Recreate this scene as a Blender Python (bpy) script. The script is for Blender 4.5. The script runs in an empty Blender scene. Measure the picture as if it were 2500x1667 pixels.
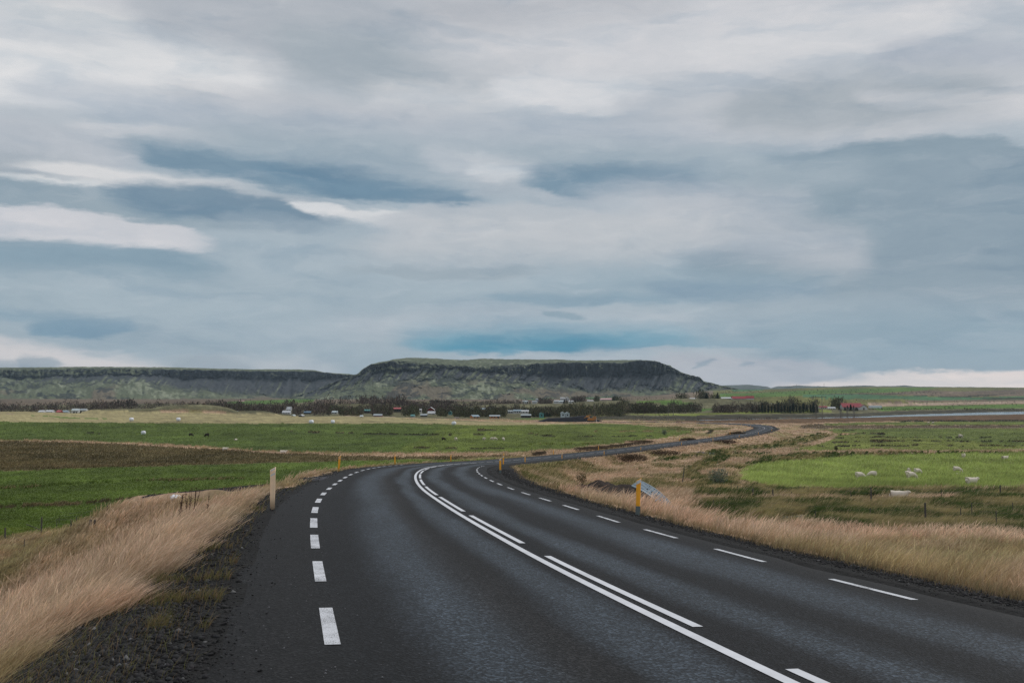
import bpy, bmesh, math, random
import numpy as np
from mathutils import Vector
rng=np.random.default_rng(7); random.seed(7)
SC=bpy.context.scene; COL=SC.collection
# ---------------------------------------------------------------- camera, sky, sun, exposure
F=2430.0; CX,CY,HOR=1250.0,833.5,962.0            # photograph's own pixel frame (2500 x 1667)
TH=math.atan((HOR-CY)/F); CT,ST=math.cos(TH),math.sin(TH)
cam=bpy.data.cameras.new('camera'); co=bpy.data.objects.new('camera',cam); COL.objects.link(co)
cam.sensor_width=36; cam.lens=F/2500*36; cam.clip_start=.1; cam.clip_end=60000
co.location=(0,0,0); co.rotation_euler=(math.pi/2+TH,0,0); SC.camera=co
SC.view_settings.view_transform='Standard'; SC.view_settings.look='None'; SC.view_settings.exposure=EXPOSURE=0.0; SC.view_settings.gamma=1
SC.cycles.use_denoising=True; SC.cycles.denoising_prefilter='NONE'
SUN_AZ=math.radians(58); SUN_EL=math.radians(38)   # azimuth to the right of the view
sl=bpy.data.lights.new('sun','SUN'); sl.energy=1.3; sl.angle=math.radians(14); sl.color=(1,.95,.9)
so=bpy.data.objects.new('sun',sl); COL.objects.link(so)
sd=Vector((math.sin(SUN_AZ)*math.cos(SUN_EL),math.cos(SUN_AZ)*math.cos(SUN_EL),math.sin(SUN_EL)))
so.rotation_euler=(-sd).to_track_quat('-Z','Y').to_euler()

def lin(c):
    c=np.array(c,float)/255.; return tuple(np.where(c<=.04045,c/12.92,((c+.055)/1.055)**2.4))
class NT:
    def __init__(s,tree): s.t=tree; s.n=tree.nodes; s.l=tree.links
    def set(s,node,i,v):
        if v is None: return
        if isinstance(v,bpy.types.NodeSocket): s.l.new(v,node.inputs[i])
        else: node.inputs[i].default_value=v
    def m(s,op,a,b=None,c=None,clamp=False):
        n=s.n.new('ShaderNodeMath'); n.operation=op; n.use_clamp=clamp
        for i,v in enumerate((a,b,c)): s.set(n,i,v)
        return n.outputs[0]
    def mr(s,v,a,b,c=0.,d=1.,smooth=True):
        n=s.n.new('ShaderNodeMapRange'); n.interpolation_type='SMOOTHSTEP' if smooth else 'LINEAR'
        for i,x in enumerate((v,a,b,c,d)): s.set(n,i,x)
        return n.outputs[0]
    def noise(s,vec,scale,detail=4,rough=.55,dist=0.,out=0):
        n=s.n.new('ShaderNodeTexNoise'); n.inputs['Scale'].default_value=scale; n.inputs['Detail'].default_value=detail
        n.inputs['Roughness'].default_value=rough; n.inputs['Distortion'].default_value=dist
        if vec is not None: s.l.new(vec,n.inputs['Vector'])
        return n.outputs[out]
    def mix(s,f,a,b,mode='MIX'):
        n=s.n.new('ShaderNodeMix'); n.data_type='RGBA'; n.blend_type=mode
        s.set(n,0,f); s.set(n,6,a if not isinstance(a,tuple) else (*a[:3],1)); s.set(n,7,b if not isinstance(b,tuple) else (*b[:3],1))
        return n.outputs[2]
    def comb(s,x,y,z):
        n=s.n.new('ShaderNodeCombineXYZ')
        for i,v in enumerate((x,y,z)): s.set(n,i,v)
        return n.outputs[0]

def ray(X,R):
    a=(X-CX)/F; b=-(R-CY)/F
    return a, CT-ST*b, ST+CT*b                       # x, y, z of the ray
# ---- the sky: Nishita blue under stratus layers, all laid out by compass direction and elevation
w=bpy.data.worlds.new('World'); SC.world=w; w.use_nodes=True
nt=NT(w.node_tree); nt.n.clear()
tc=nt.n.new('ShaderNodeTexCoord'); sep=nt.n.new('ShaderNodeSeparateXYZ'); nt.l.new(tc.outputs['Generated'],sep.inputs[0])
AZ=nt.m('ARCTAN2',sep.outputs[0],sep.outputs[1]); EL=nt.m('ARCSINE',sep.outputs[2])
p0=nt.comb(nt.m('MULTIPLY',AZ,5.),nt.m('MULTIPLY',EL,16.),0.)
nw=nt.n.new('ShaderNodeTexNoise'); nw.inputs['Scale'].default_value=1.6; nw.inputs['Detail'].default_value=5; nw.inputs['Roughness'].default_value=.6
nt.l.new(p0,nw.inputs['Vector']); sw=nt.n.new('ShaderNodeSeparateColor'); nt.l.new(nw.outputs['Color'],sw.inputs[0])
AZw=nt.m('ADD',AZ,nt.m('MULTIPLY',nt.m('SUBTRACT',sw.outputs[0],.5),.075))
ELw=nt.m('ADD',EL,nt.m('MULTIPLY',nt.m('SUBTRACT',sw.outputs[1],.5),.026))
n2=nt.noise(nt.comb(nt.m('MULTIPLY',AZ,22.),nt.m('MULTIPLY',EL,95.),1.),1.,7,.62)
ELw=nt.m('ADD',ELw,nt.m('MULTIPLY',nt.m('SUBTRACT',n2,.5),.012))
sky=nt.n.new('ShaderNodeTexSky'); sky.sky_type='NISHITA'; sky.sun_disc=False; sky.sun_elevation=SUN_EL; sky.sun_rotation=SUN_AZ
skyc=nt.mix(1.,sky.outputs[0],(.1,.1,.1),'MULTIPLY')
# general overcast, brighter overhead
ramp=nt.n.new('ShaderNodeValToRGB'); cr=ramp.color_ramp; cr.interpolation='B_SPLINE'
stops=[(0,(158,175,187)),(.10,(160,176,187)),(.22,(166,180,190)),(.36,(180,188,196)),(.48,(196,199,204)),(.7,(208,209,213)),(1,(228,228,230))]
while len(cr.elements)<len(stops): cr.elements.new(.5)
for e,(p,c) in zip(cr.elements,stops): e.position=p; e.color=(*lin(c),1)
nt.l.new(nt.m('MULTIPLY',EL,1/math.radians(44)),ramp.inputs[0])
colr=nt.mix(.97,skyc,ramp.outputs[0])
SKY=[ # X, row, half width, slope, up, down, soft up, soft down, opacity, colour
 (1250,60,2600,0,90,60,60,60,.5,(203,204,209)),
 (850,70,620,.06,100,110,60,55,.9,(174,180,188)),
 (950,165,330,.12,70,70,45,30,.8,(160,171,180)),
 (1360,20,380,0,40,60,35,35,.7,(176,180,187)),
 (250,150,520,.05,70,85,50,50,.95,(218,219,221)),
 (60,215,250,0,40,45,30,25,.8,(228,228,229)),
 (150,30,230,0,30,30,25,25,.6,(214,215,216)),
 (60,72,260,-.02,18,18,18,18,.7,(190,196,203)),
 (320,262,330,.03,45,40,35,35,.8,(186,193,202)),
 (760,265,420,.05,30,35,30,30,.55,(192,194,199)),
 (1150,245,330,.02,35,30,35,30,.8,(209,210,213)),
 (1650,110,760,-.01,70,80,60,55,.8,(207,208,212)),
 (2000,95,420,0,40,45,40,35,.6,(212,213,216)),
 (1400,235,220,.07,50,40,35,28,.85,(216,217,220)),
 (2330,170,260,.1,70,70,45,50,.85,(174,181,192)),
 (1700,260,260,.0,45,50,35,45,.7,(178,185,194)),
 (2080,280,560,.0,105,75,28,26,.95,(191,195,201)),
 (2090,265,430,.01,75,45,45,32,.9,(164,173,181)),
 (2330,250,260,.17,28,26,14,22,.6,(204,205,209)),
 (400,345,250,.0,36,26,10,30,.9,(200,203,208)),
 (70,385,330,.06,95,70,30,22,.95,(183,189,197)),
 (40,415,260,.02,45,45,30,18,.8,(163,173,182)),
 (1100,330,820,.03,45,60,45,45,.6,(180,187,197)),
 (1250,385,900,.04,40,60,45,35,.8,(158,173,184)),
 (2150,520,560,.0,175,320,10,70,.97,(140,158,171)),
 (2380,470,320,.0,100,240,40,90,.8,(143,160,173)),
 (1750,420,420,.06,50,40,40,25,.7,(165,178,188)),
 (680,425,430,.10,38,36,30,10,.97,(124,149,167)),
 (900,455,330,.11,25,28,22,12,.8,(108,138,160)),
 (1230,425,230,.22,40,40,24,22,.85,(190,196,203)),
 (1190,418,90,.1,16,14,10,12,.7,(214,216,219)),
 (1330,470,230,.05,26,28,18,18,.7,(163,175,186)),
 (1490,445,260,.05,34,36,26,7,.95,(125,150,168)),
 (1700,480,330,.03,30,60,25,45,.6,(186,192,200)),
 (1830,560,330,.25,70,80,50,45,.75,(186,191,198)),
 (420,460,420,.07,26,20,12,10,.95,(212,213,215)),
 (130,452,230,.01,9,10,7,8,.9,(216,217,218)),
 (240,490,500,.04,20,50,9,16,.95,(152,168,179)),
 (560,505,330,.02,42,36,16,18,.95,(117,142,161)),
 (790,515,120,.0,11,13,6,9,.9,(120,143,161)),
 (760,500,80,.1,12,14,8,8,.9,(220,221,223)),
 (900,525,150,.05,20,20,8,14,.9,(216,217,219)),
 (690,540,200,.0,18,22,10,20,.6,(158,172,183)),
 (180,560,390,.045,48,40,7,9,.98,(205,206,211)),
 (120,590,330,.0,10,16,16,10,.5,(212,213,216)),
 (150,625,480,.01,36,50,12,45,.9,(133,157,173)),
 (120,720,560,.02,42,60,40,45,.6,(163,179,189)),
 (1250,560,420,.0,60,30,8,40,.8,(184,190,197)),
 (1400,545,500,.01,25,60,25,55,.6,(196,199,203)),
 (1280,605,480,.0,38,50,30,40,.6,(190,194,199)),
 (1090,658,270,.0,10,16,8,6,.7,(156,170,180)),
 (1650,690,420,.03,34,30,30,26,.6,(150,170,183)),
 (1420,728,290,.0,12,18,14,7,.75,(132,158,175)),
 (1800,708,240,.06,24,26,22,22,.6,(136,159,177)),
 (1400,800,760,-.01,48,40,28,36,.65,(182,190,198)),
 (2200,750,480,.02,34,40,34,34,.55,(170,182,191)),
 (1365,767,60,.05,8,9,7,5,.6,(130,155,170)),
 (2150,815,620,.03,60,90,50,55,.75,(145,167,181)),
 (100,770,280,.04,10,16,14,9,.75,(140,164,180)),
 (200,800,170,-.01,20,16,14,7,.85,(124,154,174)),
 (60,868,640,.13,34,90,20,40,.85,(216,211,211)),
 (500,760,420,.1,60,60,40,50,.5,(168,183,193)),
 (620,895,260,.0,24,50,22,20,.5,(200,202,206)),
 (110,890,70,.0,22,30,9,12,.85,(152,166,177)),
 (10,890,50,.0,14,20,7,10,.7,(160,172,181)),
 (500,892,130,.03,18,30,9,12,.75,(158,171,181)),
 (1330,838,420,.0,42,30,40,12,.85,(104,156,178)),
 (1330,850,300,-.01,26,19,26,9,.75,(74,142,169)),
 (1650,850,260,-.02,18,16,16,12,.6,(140,168,184)),
 (1500,866,430,-.03,9,26,6,16,.8,(176,186,194)),
 (1830,895,270,.05,26,70,12,40,.85,(186,188,195)),
 (1706,890,34,-.35,6,6,5,5,.6,(128,152,168)),
 (1810,886,18,.0,5,5,5,5,.5,(130,155,172)),
 (2320,935,500,-.03,30,60,8,40,1.,(240,227,221)),
 (2440,925,420,.05,14,60,6,40,.9,(240,228,222)),
]
for (X,R,hw,slp,up,dn,su,sdn,op,c) in SKY:
    rx,ry,rz=ray(X,R); az=math.atan2(rx,ry); el=math.atan2(rz,math.hypot(rx,ry)); k=math.cos(az)
    HW=hw/F*k*k; k2=k/F
    a=nt.m('MULTIPLY_ADD',AZw,1/HW,-az/HW); a2=nt.m('MULTIPLY',a,a)
    t=nt.m('POWER',nt.m('SUBTRACT',1.,a2,clamp=True),.5)
    SLP=-slp/k*1.0
    wv=nt.m('MULTIPLY_ADD',AZw,-SLP,SLP*az-el); dv=nt.m('ADD',ELw,wv)
    e1=nt.m('MULTIPLY_ADD',t,-up*k2,dv); e2=nt.m('MULTIPLY_ADD',t,dn*k2,dv)
    m1=nt.mr(e1,su*k2,-su*k2); m2=nt.mr(e2,-sdn*k2,sdn*k2); m3=nt.mr(a2,1.,.45)
    colr=nt.mix(nt.m('MULTIPLY',nt.m('MULTIPLY',m1,m2),nt.m('MULTIPLY',m3,op)),colr,lin(c))
n3=nt.noise(nt.comb(nt.m('MULTIPLY',AZw,11.),nt.m('MULTIPLY',ELw,42.),4.),1.,6,.6)
n4=nt.noise(nt.comb(nt.m('MULTIPLY',AZw,50.),nt.m('MULTIPLY',ELw,150.),7.),1.,5,.6)
colr=nt.mix(1.,colr,nt.comb(*[nt.m('ADD',nt.m('MULTIPLY_ADD',n3,g,1-g*.5),nt.m('MULTIPLY_ADD',n4,g*.35,-g*.175)) for g in (.34,.26,.20)]),'MULTIPLY')
n5=nt.noise(nt.comb(nt.m('MULTIPLY_ADD',AZw,13.,nt.m('MULTIPLY',ELw,9.)),nt.m('MULTIPLY_ADD',ELw,62.,nt.m('MULTIPLY',AZw,-3.)),9.),1.,8,.56,.5)
n6=nt.noise(nt.comb(nt.m('MULTIPLY',AZw,7.),nt.m('MULTIPLY_ADD',ELw,34.,nt.m('MULTIPLY',AZw,2.)),15.),1.,8,.57,.4)
hi=nt.m('MULTIPLY',nt.mr(n5,.50,.70),.13); lo_=nt.m('MULTIPLY',nt.mr(n6,.46,.66),.42)
colr=nt.mix(lo_,colr,nt.mix(1.,colr,(.66,.76,.84),'MULTIPLY')); colr=nt.mix(hi,colr,nt.mix(.6,colr,lin((232,232,234))))
bg=nt.n.new('ShaderNodeBackground'); nt.l.new(colr,bg.inputs[0]); bg.inputs[1].default_value=1.0
wo=nt.n.new('ShaderNodeOutputWorld'); nt.l.new(bg.outputs[0],wo.inputs[0])
w.cycles.sampling_method='MANUAL'; w.cycles.sample_map_resolution=512

# ---------------------------------------------------------------- helpers
def tag(o,label=None,cat=None,group=None,kind=None):
    if label: o['label']=label
    if cat: o['category']=cat
    if group: o['group']=group
    if kind: o['kind']=kind
    return o
def link(name,me,mat=None,parent=None):
    o=bpy.data.objects.new(name,me); COL.objects.link(o)
    if mat is not None and me is not None: me.materials.append(mat)
    if parent is not None: o.parent=parent
    return o
def empty(name,loc=(0,0,0),rz=0.): 
    o=bpy.data.objects.new(name,None); COL.objects.link(o); o.location=loc; o.rotation_euler=(0,0,rz); o.empty_display_size=.1; return o
def mesh_np(name,V,quads=None,tris=None,col=None,uv=None,smooth=False):
    me=bpy.data.meshes.new(name); V=np.asarray(V,np.float32)
    q=np.zeros((0,4),np.int32) if quads is None else np.asarray(quads,np.int32); t=np.zeros((0,3),np.int32) if tris is None else np.asarray(tris,np.int32)
    me.vertices.add(len(V)); me.vertices.foreach_set('co',V.ravel())
    nl=q.size+t.size; me.loops.add(nl); li=np.concatenate([q.ravel(),t.ravel()]).astype(np.int32); me.loops.foreach_set('vertex_index',li)
    nf=len(q)+len(t); me.polygons.add(nf)
    ls=np.concatenate([np.arange(len(q))*4,len(q)*4+np.arange(len(t))*3]).astype(np.int32); me.polygons.foreach_set('loop_start',ls)
    if smooth: me.polygons.foreach_set('use_smooth',np.ones(nf,bool))
    me.update(calc_edges=True)
    if col is not None:
        c=np.ones((len(V),4),np.float32); c[:,:3]=col; at=me.attributes.new('Col','FLOAT_COLOR','POINT'); at.data.foreach_set('color',c.ravel())
    if uv is not None:
        c=np.zeros((len(V),3),np.float32); c[:,:2]=uv; at=me.attributes.new('Lay','FLOAT_VECTOR','POINT'); at.data.foreach_set('vector',c.ravel())
    return me
class MB:                                            # collects boxes, bars and lathes into ONE mesh
    def __init__(s): s.v=[]; s.f=[]
    def add(s,v,f): b=len(s.v); s.v+= [tuple(p) for p in v]; s.f+=[tuple(i+b for i in q) for q in f]; return s
    def box(s,x0,x1,y0,y1,z0,z1,top=1.):
        cx,cy=(x0+x1)/2,(y0+y1)/2
        v=[(x0,y0,z0),(x1,y0,z0),(x1,y1,z0),(x0,y1,z0)]+[(cx+(a-cx)*top,cy+(b-cy)*top,z1) for a,b in ((x0,y0),(x1,y0),(x1,y1),(x0,y1))]
        return s.add(v,[(0,3,2,1),(4,5,6,7),(0,1,5,4),(1,2,6,5),(2,3,7,6),(3,0,4,7)])
    def tube(s,a,b,r0,r1=None,n=7):
        r1=r0 if r1 is None else r1; a=Vector(a); b=Vector(b); d=(b-a).normalized(); u=d.orthogonal().normalized(); w_=d.cross(u)
        v=[a+(u*math.cos(6.2832*i/n)+w_*math.sin(6.2832*i/n))*r0 for i in range(n)]+[b+(u*math.cos(6.2832*i/n)+w_*math.sin(6.2832*i/n))*r1 for i in range(n)]
        return s.add(v,[(i,(i+1)%n,n+(i+1)%n,n+i) for i in range(n)]+[tuple(range(n-1,-1,-1)),tuple(range(n,2*n))])
    def me(s,name,smooth=False):
        m=bpy.data.meshes.new(name); m.from_pydata([tuple(p) for p in s.v],[],s.f); m.update()
        if smooth: m.polygons.foreach_set('use_smooth',[True]*len(m.polygons))
        return m
    def build(s,name,mat,parent=None,smooth=False): return link(name,s.me(name,smooth),mat,parent)
def hash2(i,j,s): 
    h=(i*374761393+j*668265263+s*1442695041)&0xffffffff; h=((h^(h>>13))*1274126177)&0xffffffff
    return ((h^(h>>16))&0xffff)/65535.
def vnoise(x,y,s=0):
    x=np.asarray(x,float); y=np.asarray(y,float); i=np.floor(x).astype(np.int64); j=np.floor(y).astype(np.int64); fx=x-i; fy=y-j
    fx=fx*fx*(3-2*fx); fy=fy*fy*(3-2*fy)
    a=hash2(i,j,s);b=hash2(i+1,j,s);c=hash2(i,j+1,s);d=hash2(i+1,j+1,s)
    return (a+(b-a)*fx)*(1-fy)+(c+(d-c)*fx)*fy
def fbm(x,y,s=0,o=4,g=.5):
    r=0;a=1;t=0
    for k in range(o): r=r+a*vnoise(x*2**k+k*17.3,y*2**k-k*9.1,s+k); t+=a; a*=g
    return r/t
def pnpoly(X,Y,P):
    ins=np.zeros(X.shape,bool); n=len(P); j=n-1
    for i in range(n):
        xi,yi=P[i];xj,yj=P[j]
        c=((yi>Y)!=(yj>Y)); 
        with np.errstate(divide='ignore',invalid='ignore'): ins^=c&(X<(xj-xi)*(Y-yi)/((yj-yi) if yj!=yi else 1e-9)+xi)
        j=i
    return ins
def sstep(a,b,x): t=np.clip((x-a)/(b-a),0,1); return t*t*(3-2*t)
def mat(name,col,rough=.8,metal=0.,spec=.3,nscale=0,namt=.15,bump=0.,bscale=None,attr=False,trans=0.):
    m=bpy.data.materials.new(name); m.use_nodes=True; t=NT(m.node_tree); b=t.n['Principled BSDF']
    b.inputs['Roughness'].default_value=rough; b.inputs['Metallic'].default_value=metal; b.inputs['Specular IOR Level'].default_value=spec
    g=t.n.new('ShaderNodeNewGeometry'); pos=g.outputs['Position']
    if attr: a=t.n.new('ShaderNodeAttribute'); a.attribute_name='Col'; base=a.outputs['Color']
    else:
        rgb=t.n.new('ShaderNodeRGB'); rgb.outputs[0].default_value=(*col,1); base=rgb.outputs[0]
    if nscale:
        nn=t.noise(pos,nscale,5,.65); v=t.mr(nn,.25,.75,1-namt,1+namt,False); base=t.mix(1.,base,t.comb(v,v,v),'MULTIPLY')
    t.l.new(base,b.inputs['Base Color'])
    if bump:
        bn=t.n.new('ShaderNodeBump'); bn.inputs['Strength'].default_value=bump; bn.inputs['Distance'].default_value=.05
        t.l.new(t.noise(pos,bscale or nscale,4,.6),bn.inputs['Height']); t.l.new(bn.outputs[0],b.inputs['Normal'])
    return m
# ---------------------------------------------------------------- the road's centre line
RK=np.concatenate([np.arange(0,100,10.),np.arange(100,300,20.),np.arange(300,841,20)]);RKH=np.concatenate([np.arange(0,120,15.),np.arange(120,881,40)]);RKB=[0, 20, 40, 60, 80, 110, 150, 200, 300, 350, 400, 450, 560, 840]
R0=[3.1946, -0.19836, -1.91321]
RC=[-0.418, 0.064, 0.561, 0.231, 0.263, 0.384, 0.41, 0.372, 0.229, 0.159, 0.26, 0.363, 0.411, 0.416, 0.266, 0.17, 0.129, 0.125, 0.079, 0.036, -0.159, -0.315, -0.238, -0.176, -0.185, -0.084, -0.104, 0.029, 0.076, -0.032, -0.179, -0.286, -0.451, -0.771, -1.063, -1.159, -1.112, -1.018, -0.916, -0.812, -0.703, -0.591, -0.476, -0.362, -0.248, -0.134, -0.02, 0.093]
RS=[-6.033, -3.202, -5.5, -4.606, -5.093, -5.855, -6.096, -6.2, -5.84, -4.079, -1.941, -0.908, -0.541, -0.088, -0.574, -2.309, -3.647, -2.488, -1.148, -0.666, -1.179, -0.727, -0.353, -0.157, -0.035, 0.044, 0.098, 0.141]
RB=[-1.004, -4.987, -2.666, -2.166, -0.905, -1.635, -0.399, 0.729, 2.309, 3.46, 3.63, 4.867, 7.116, 6.873]
def road_curve():
    sg=np.arange(0,841,1.); k=np.interp(sg,RK,RC)*.01; sl=np.interp(sg,RKH,RS)*.01; bk=np.interp(sg,RKB,RB)*.01
    h=R0[1]+np.concatenate([[0],np.cumsum((k[1:]+k[:-1])/2)]); hm=(h[1:]+h[:-1])/2
    x=R0[0]+np.concatenate([[0],np.cumsum(np.sin(hm))]); y=3.+np.concatenate([[0],np.cumsum(np.cos(hm))])
    z=R0[2]+np.concatenate([[0],np.cumsum((sl[1:]+sl[:-1])/2)])
    b=np.arange(60,0,-1.)                            # behind the camera: straight on, uphill
    return [np.concatenate(q) for q in ((-b,sg),(x[0]-b*math.sin(h[0]),x),(y[0]-b*math.cos(h[0]),y),(z[0]+b*.045,z),(b*0+h[0],h),(b*0+bk[0],bk))]
RSs,RX,RY,RZ,RH,RBK=road_curve()
def road_at(s,o,dz=0.):
    s=np.asarray(s,float); x,y,z,h,b=[np.interp(s,RSs,q) for q in (RX,RY,RZ,RH,RBK)]
    return np.stack([x+o*np.cos(h),y-o*np.sin(h),z+o*b+dz],-1)
def road_near(x,y):
    """nearest point of the road: station, signed offset"""
    x=np.asarray(x,float).ravel(); y=np.asarray(y,float).ravel(); S=np.zeros(x.size); O=np.full(x.size,1e3)
    ii=np.where((y<760)&(y>-80)&(x>-140)&(x<240))[0]; cx,cy=RX[::5],RY[::5]
    for c in range(0,len(ii),60000):
        i=ii[c:c+60000]; k=((x[i,None]-cx)**2+(y[i,None]-cy)**2).argmin(1)*5
        best=np.full(len(i),1e9); bs=np.zeros(len(i)); bo=np.zeros(len(i))
        for dk in range(-5,5):
            a=np.clip(k+dk,0,len(RX)-2); ax,ay=RX[a],RY[a]; ux,uy=RX[a+1]-ax,RY[a+1]-ay
            t=np.clip((x[i]-ax)*ux+(y[i]-ay)*uy,0,1); ex,ey=x[i]-ax-t*ux,y[i]-ay-t*uy; d=ex*ex+ey*ey
            m=d<best; best[m]=d[m]; bs[m]=(RSs[a]+t)[m]; bo[m]=(np.sign(ex*uy-ey*ux)*np.sqrt(d))[m]
        S[i]=bs; O[i]=bo
    return S,O
# ---- height of the open land by bearing (the column it falls on) and distance
TD=[0,20,40,60,80,100,157,200,272,322,390,480,560,650,720,800,1000,1150,1300,1500,2000,3000,4200,6000,9500]
TT={0:[-9.3,-9.4,-9.6,-9.8,-10.3,-11,-12.2,-12.7,-13,-12.9,-10.9,-9.9,-9.6,-13,-16,-18,-19,-19.5,-20,-20,-18,-16,-18,-20,-20],
 400:[-9.3,-9.4,-9.6,-9.8,-10.3,-11,-12.2,-12.7,-13,-12.9,-11.3,-11.1,-11.2,-13.5,-15.5,-17,-18,-17,-15,-15,-17,-17,-18,-20,-20],
 800:[-9,-9,-9.4,-9.8,-10.3,-11,-12.2,-12.9,-13.2,-13.2,-12.1,-11.8,-12.8,-15,-16.5,-17.5,-18,-17,-15,-14.5,-17,-17,-18,-20,-20],
 1200:[-7,-7,-8,-9,-10,-11,-12.2,-12.9,-13.3,-13.5,-12.8,-13.8,-16.0,-17.2,-17.7,-18.2,-18.5,-18,-17,-16,-17.5,-17,-18,-20,-20],
 1500:[-5,-5.2,-6.8,-7.7,-8.4,-9.4,-11.9,-12.6,-13.1,-13.6,-14.1,-15.2,-16.5,-17.5,-17.9,-18.2,-18,-15,-12.3,-11,-10,-8,-14,-20,-20],
 1800:[-5,-5.2,-6.6,-7.6,-8.3,-9.2,-11.9,-12.6,-13.2,-13.9,-14.6,-15.7,-16.7,-17.7,-18.2,-18.5,-17.5,-13,-8,-6.5,-5,3,20,22,20],
 2100:[-5,-5.2,-6.4,-7.5,-8.2,-9.1,-11.9,-12.7,-13.4,-14,-15,-16.2,-17.2,-18,-18.4,-18.7,-18.3,-17.5,-17,-16.5,-13,2,31.5,33,25],
 2500:[-5,-5.2,-6.4,-7.5,-8.2,-9.1,-11.9,-12.7,-13.4,-14,-15,-16.2,-17.2,-18,-18.4,-18.7,-18.7,-18,-17.5,-16.8,-15,-3,28.5,30,25]}
TX=np.array(sorted(TT)); TA=np.array([TT[k] for k in TX])
_ld=lambda d: np.log(np.asarray(d,float)+25.)
_TL=np.linspace(_ld(0),_ld(9500),700)
def _smooth(r):
    v=np.interp(_TL,_ld(TD),r); k=np.hanning(23); k/=k.sum(); return np.convolve(np.pad(v,11,'edge'),k,'valid')
TS=np.array([_smooth(r) for r in TA])
RAMP=np.array([(-7.0,47.5,-4.25),(-12.5,48.5,-4.45),(-16.5,51,-4.95),(-20,55,-6.4),(-25,62,-9.5)])   # farm access ramp down the left bank
RIV=[(1700,1027),(1890,1022.6),(2000,1021.2),(2100,1019.6),(2200,1016.6),(2300,1014.8),(2400,1012.6),(2500,1011),(2750,1006),(2750,999),(2500,1004),(2400,1006.2),(2300,1009.5),(2200,1012.6),(2100,1016.8),(2000,1019.2),(1890,1021.4),(1700,1025)]
WZ=-19.1
def unpx(X,R,z):                                     # point of the horizontal plane z under a pixel of the photograph
    a,b,c=ray(X,R); t=z/c; return a*t,b*t
RIVP=[unpx(X,R,WZ) for X,R in RIV]
def seg_d(x,y,P):
    best=np.full(x.shape,1e9); zz=np.zeros(x.shape)
    for (ax,ay,az),(bx,by,bz) in zip(P[:-1],P[1:]):
        ux,uy=bx-ax,by-ay; L=ux*ux+uy*uy; t=np.clip(((x-ax)*ux+(y-ay)*uy)/L,0,1); d=np.hypot(x-ax-t*ux,y-ay-t*uy)
        m=d<best; best[m]=d[m]; zz[m]=(az+t*(bz-az))[m]
    return best,zz
# mounds: x pixel, distance, row of the top, half width (pixels), depth (m)
MOUNDS=[(470,745,988,120,45),(300,740,997,110,40),(620,770,1003,60,35),(1560,760,1017,130,22),(1475,740,1019,70,18),(1690,800,1014,95,18),(1830,860,1010,90,16),
 (1960,1010,995,90,30),(2170,1500,975,65,60),(900,1050,984,120,40),(1290,1250,985,140,50),(1560,1230,977,150,60),(1700,1260,973,120,60),(1950,1500,968,160,90),(1100,1500,979,120,60),(2300,2600,961,160,180)]
def land(x,y,detail=True):
    x=np.asarray(x,float); y=np.asarray(y,float); r=np.hypot(x,y); D=np.maximum(y,.72*r); X=CX+F*np.clip(x/np.maximum(D,1e-3),-.62,.62)
    li=np.clip((_ld(D)-_TL[0])/(_TL[1]-_TL[0]),0,698.99); i0=li.astype(int); f=li-i0
    xi=np.clip(np.interp(X,TX,np.arange(len(TX))),0,len(TX)-1.001); j0=xi.astype(int); g=xi-j0; g=g*g*(3-2*g)
    z=(TS[j0,i0]*(1-f)+TS[j0,i0+1]*f)*(1-g)+(TS[j0+1,i0]*(1-f)+TS[j0+1,i0+1]*f)*g
    for mx,md,mr,mw,dd in MOUNDS:
        hgt=-(mr-HOR)/F*md; q=np.exp(-((X-mx)/mw)**4-((D-md)/dd)**2)*(y>0); z=np.maximum(z,z+(hgt-z)*q)
    if detail:
        nz=np.clip((D-120)/200,0,1); z=z+(fbm(x*.06,y*.06,3,3)-.5)*(.5+nz*.6)*np.clip((D-30)/60,0,1)
        z=z+(fbm(x*1.1,y*1.1,5,3)-.5)*.22*np.clip(1-(D-150)/150,0,1)
    m=(D>640)&(D<1300)&(x>120)
    if m.any():
        e=np.zeros(z.shape); xm,ym=x[m],y[m]; P=RIVP+[RIVP[0]]; ins=pnpoly(xm,ym,RIVP); d,_=seg_d(xm,ym,[(a,b,0) for a,b in P])
        near=ym< np.interp(xm,[p[0] for p in RIVP[:9]],[p[1] for p in RIVP[:9]])
        zz=z[m]; cut=np.where(ins,WZ-.5,WZ+.12+np.where(near,d*.03,d*.12)); cut=np.where(ins,cut,np.maximum(cut,WZ+.1)); zz=np.minimum(zz,cut); z=z.copy(); z[m]=zz
    return z
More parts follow.
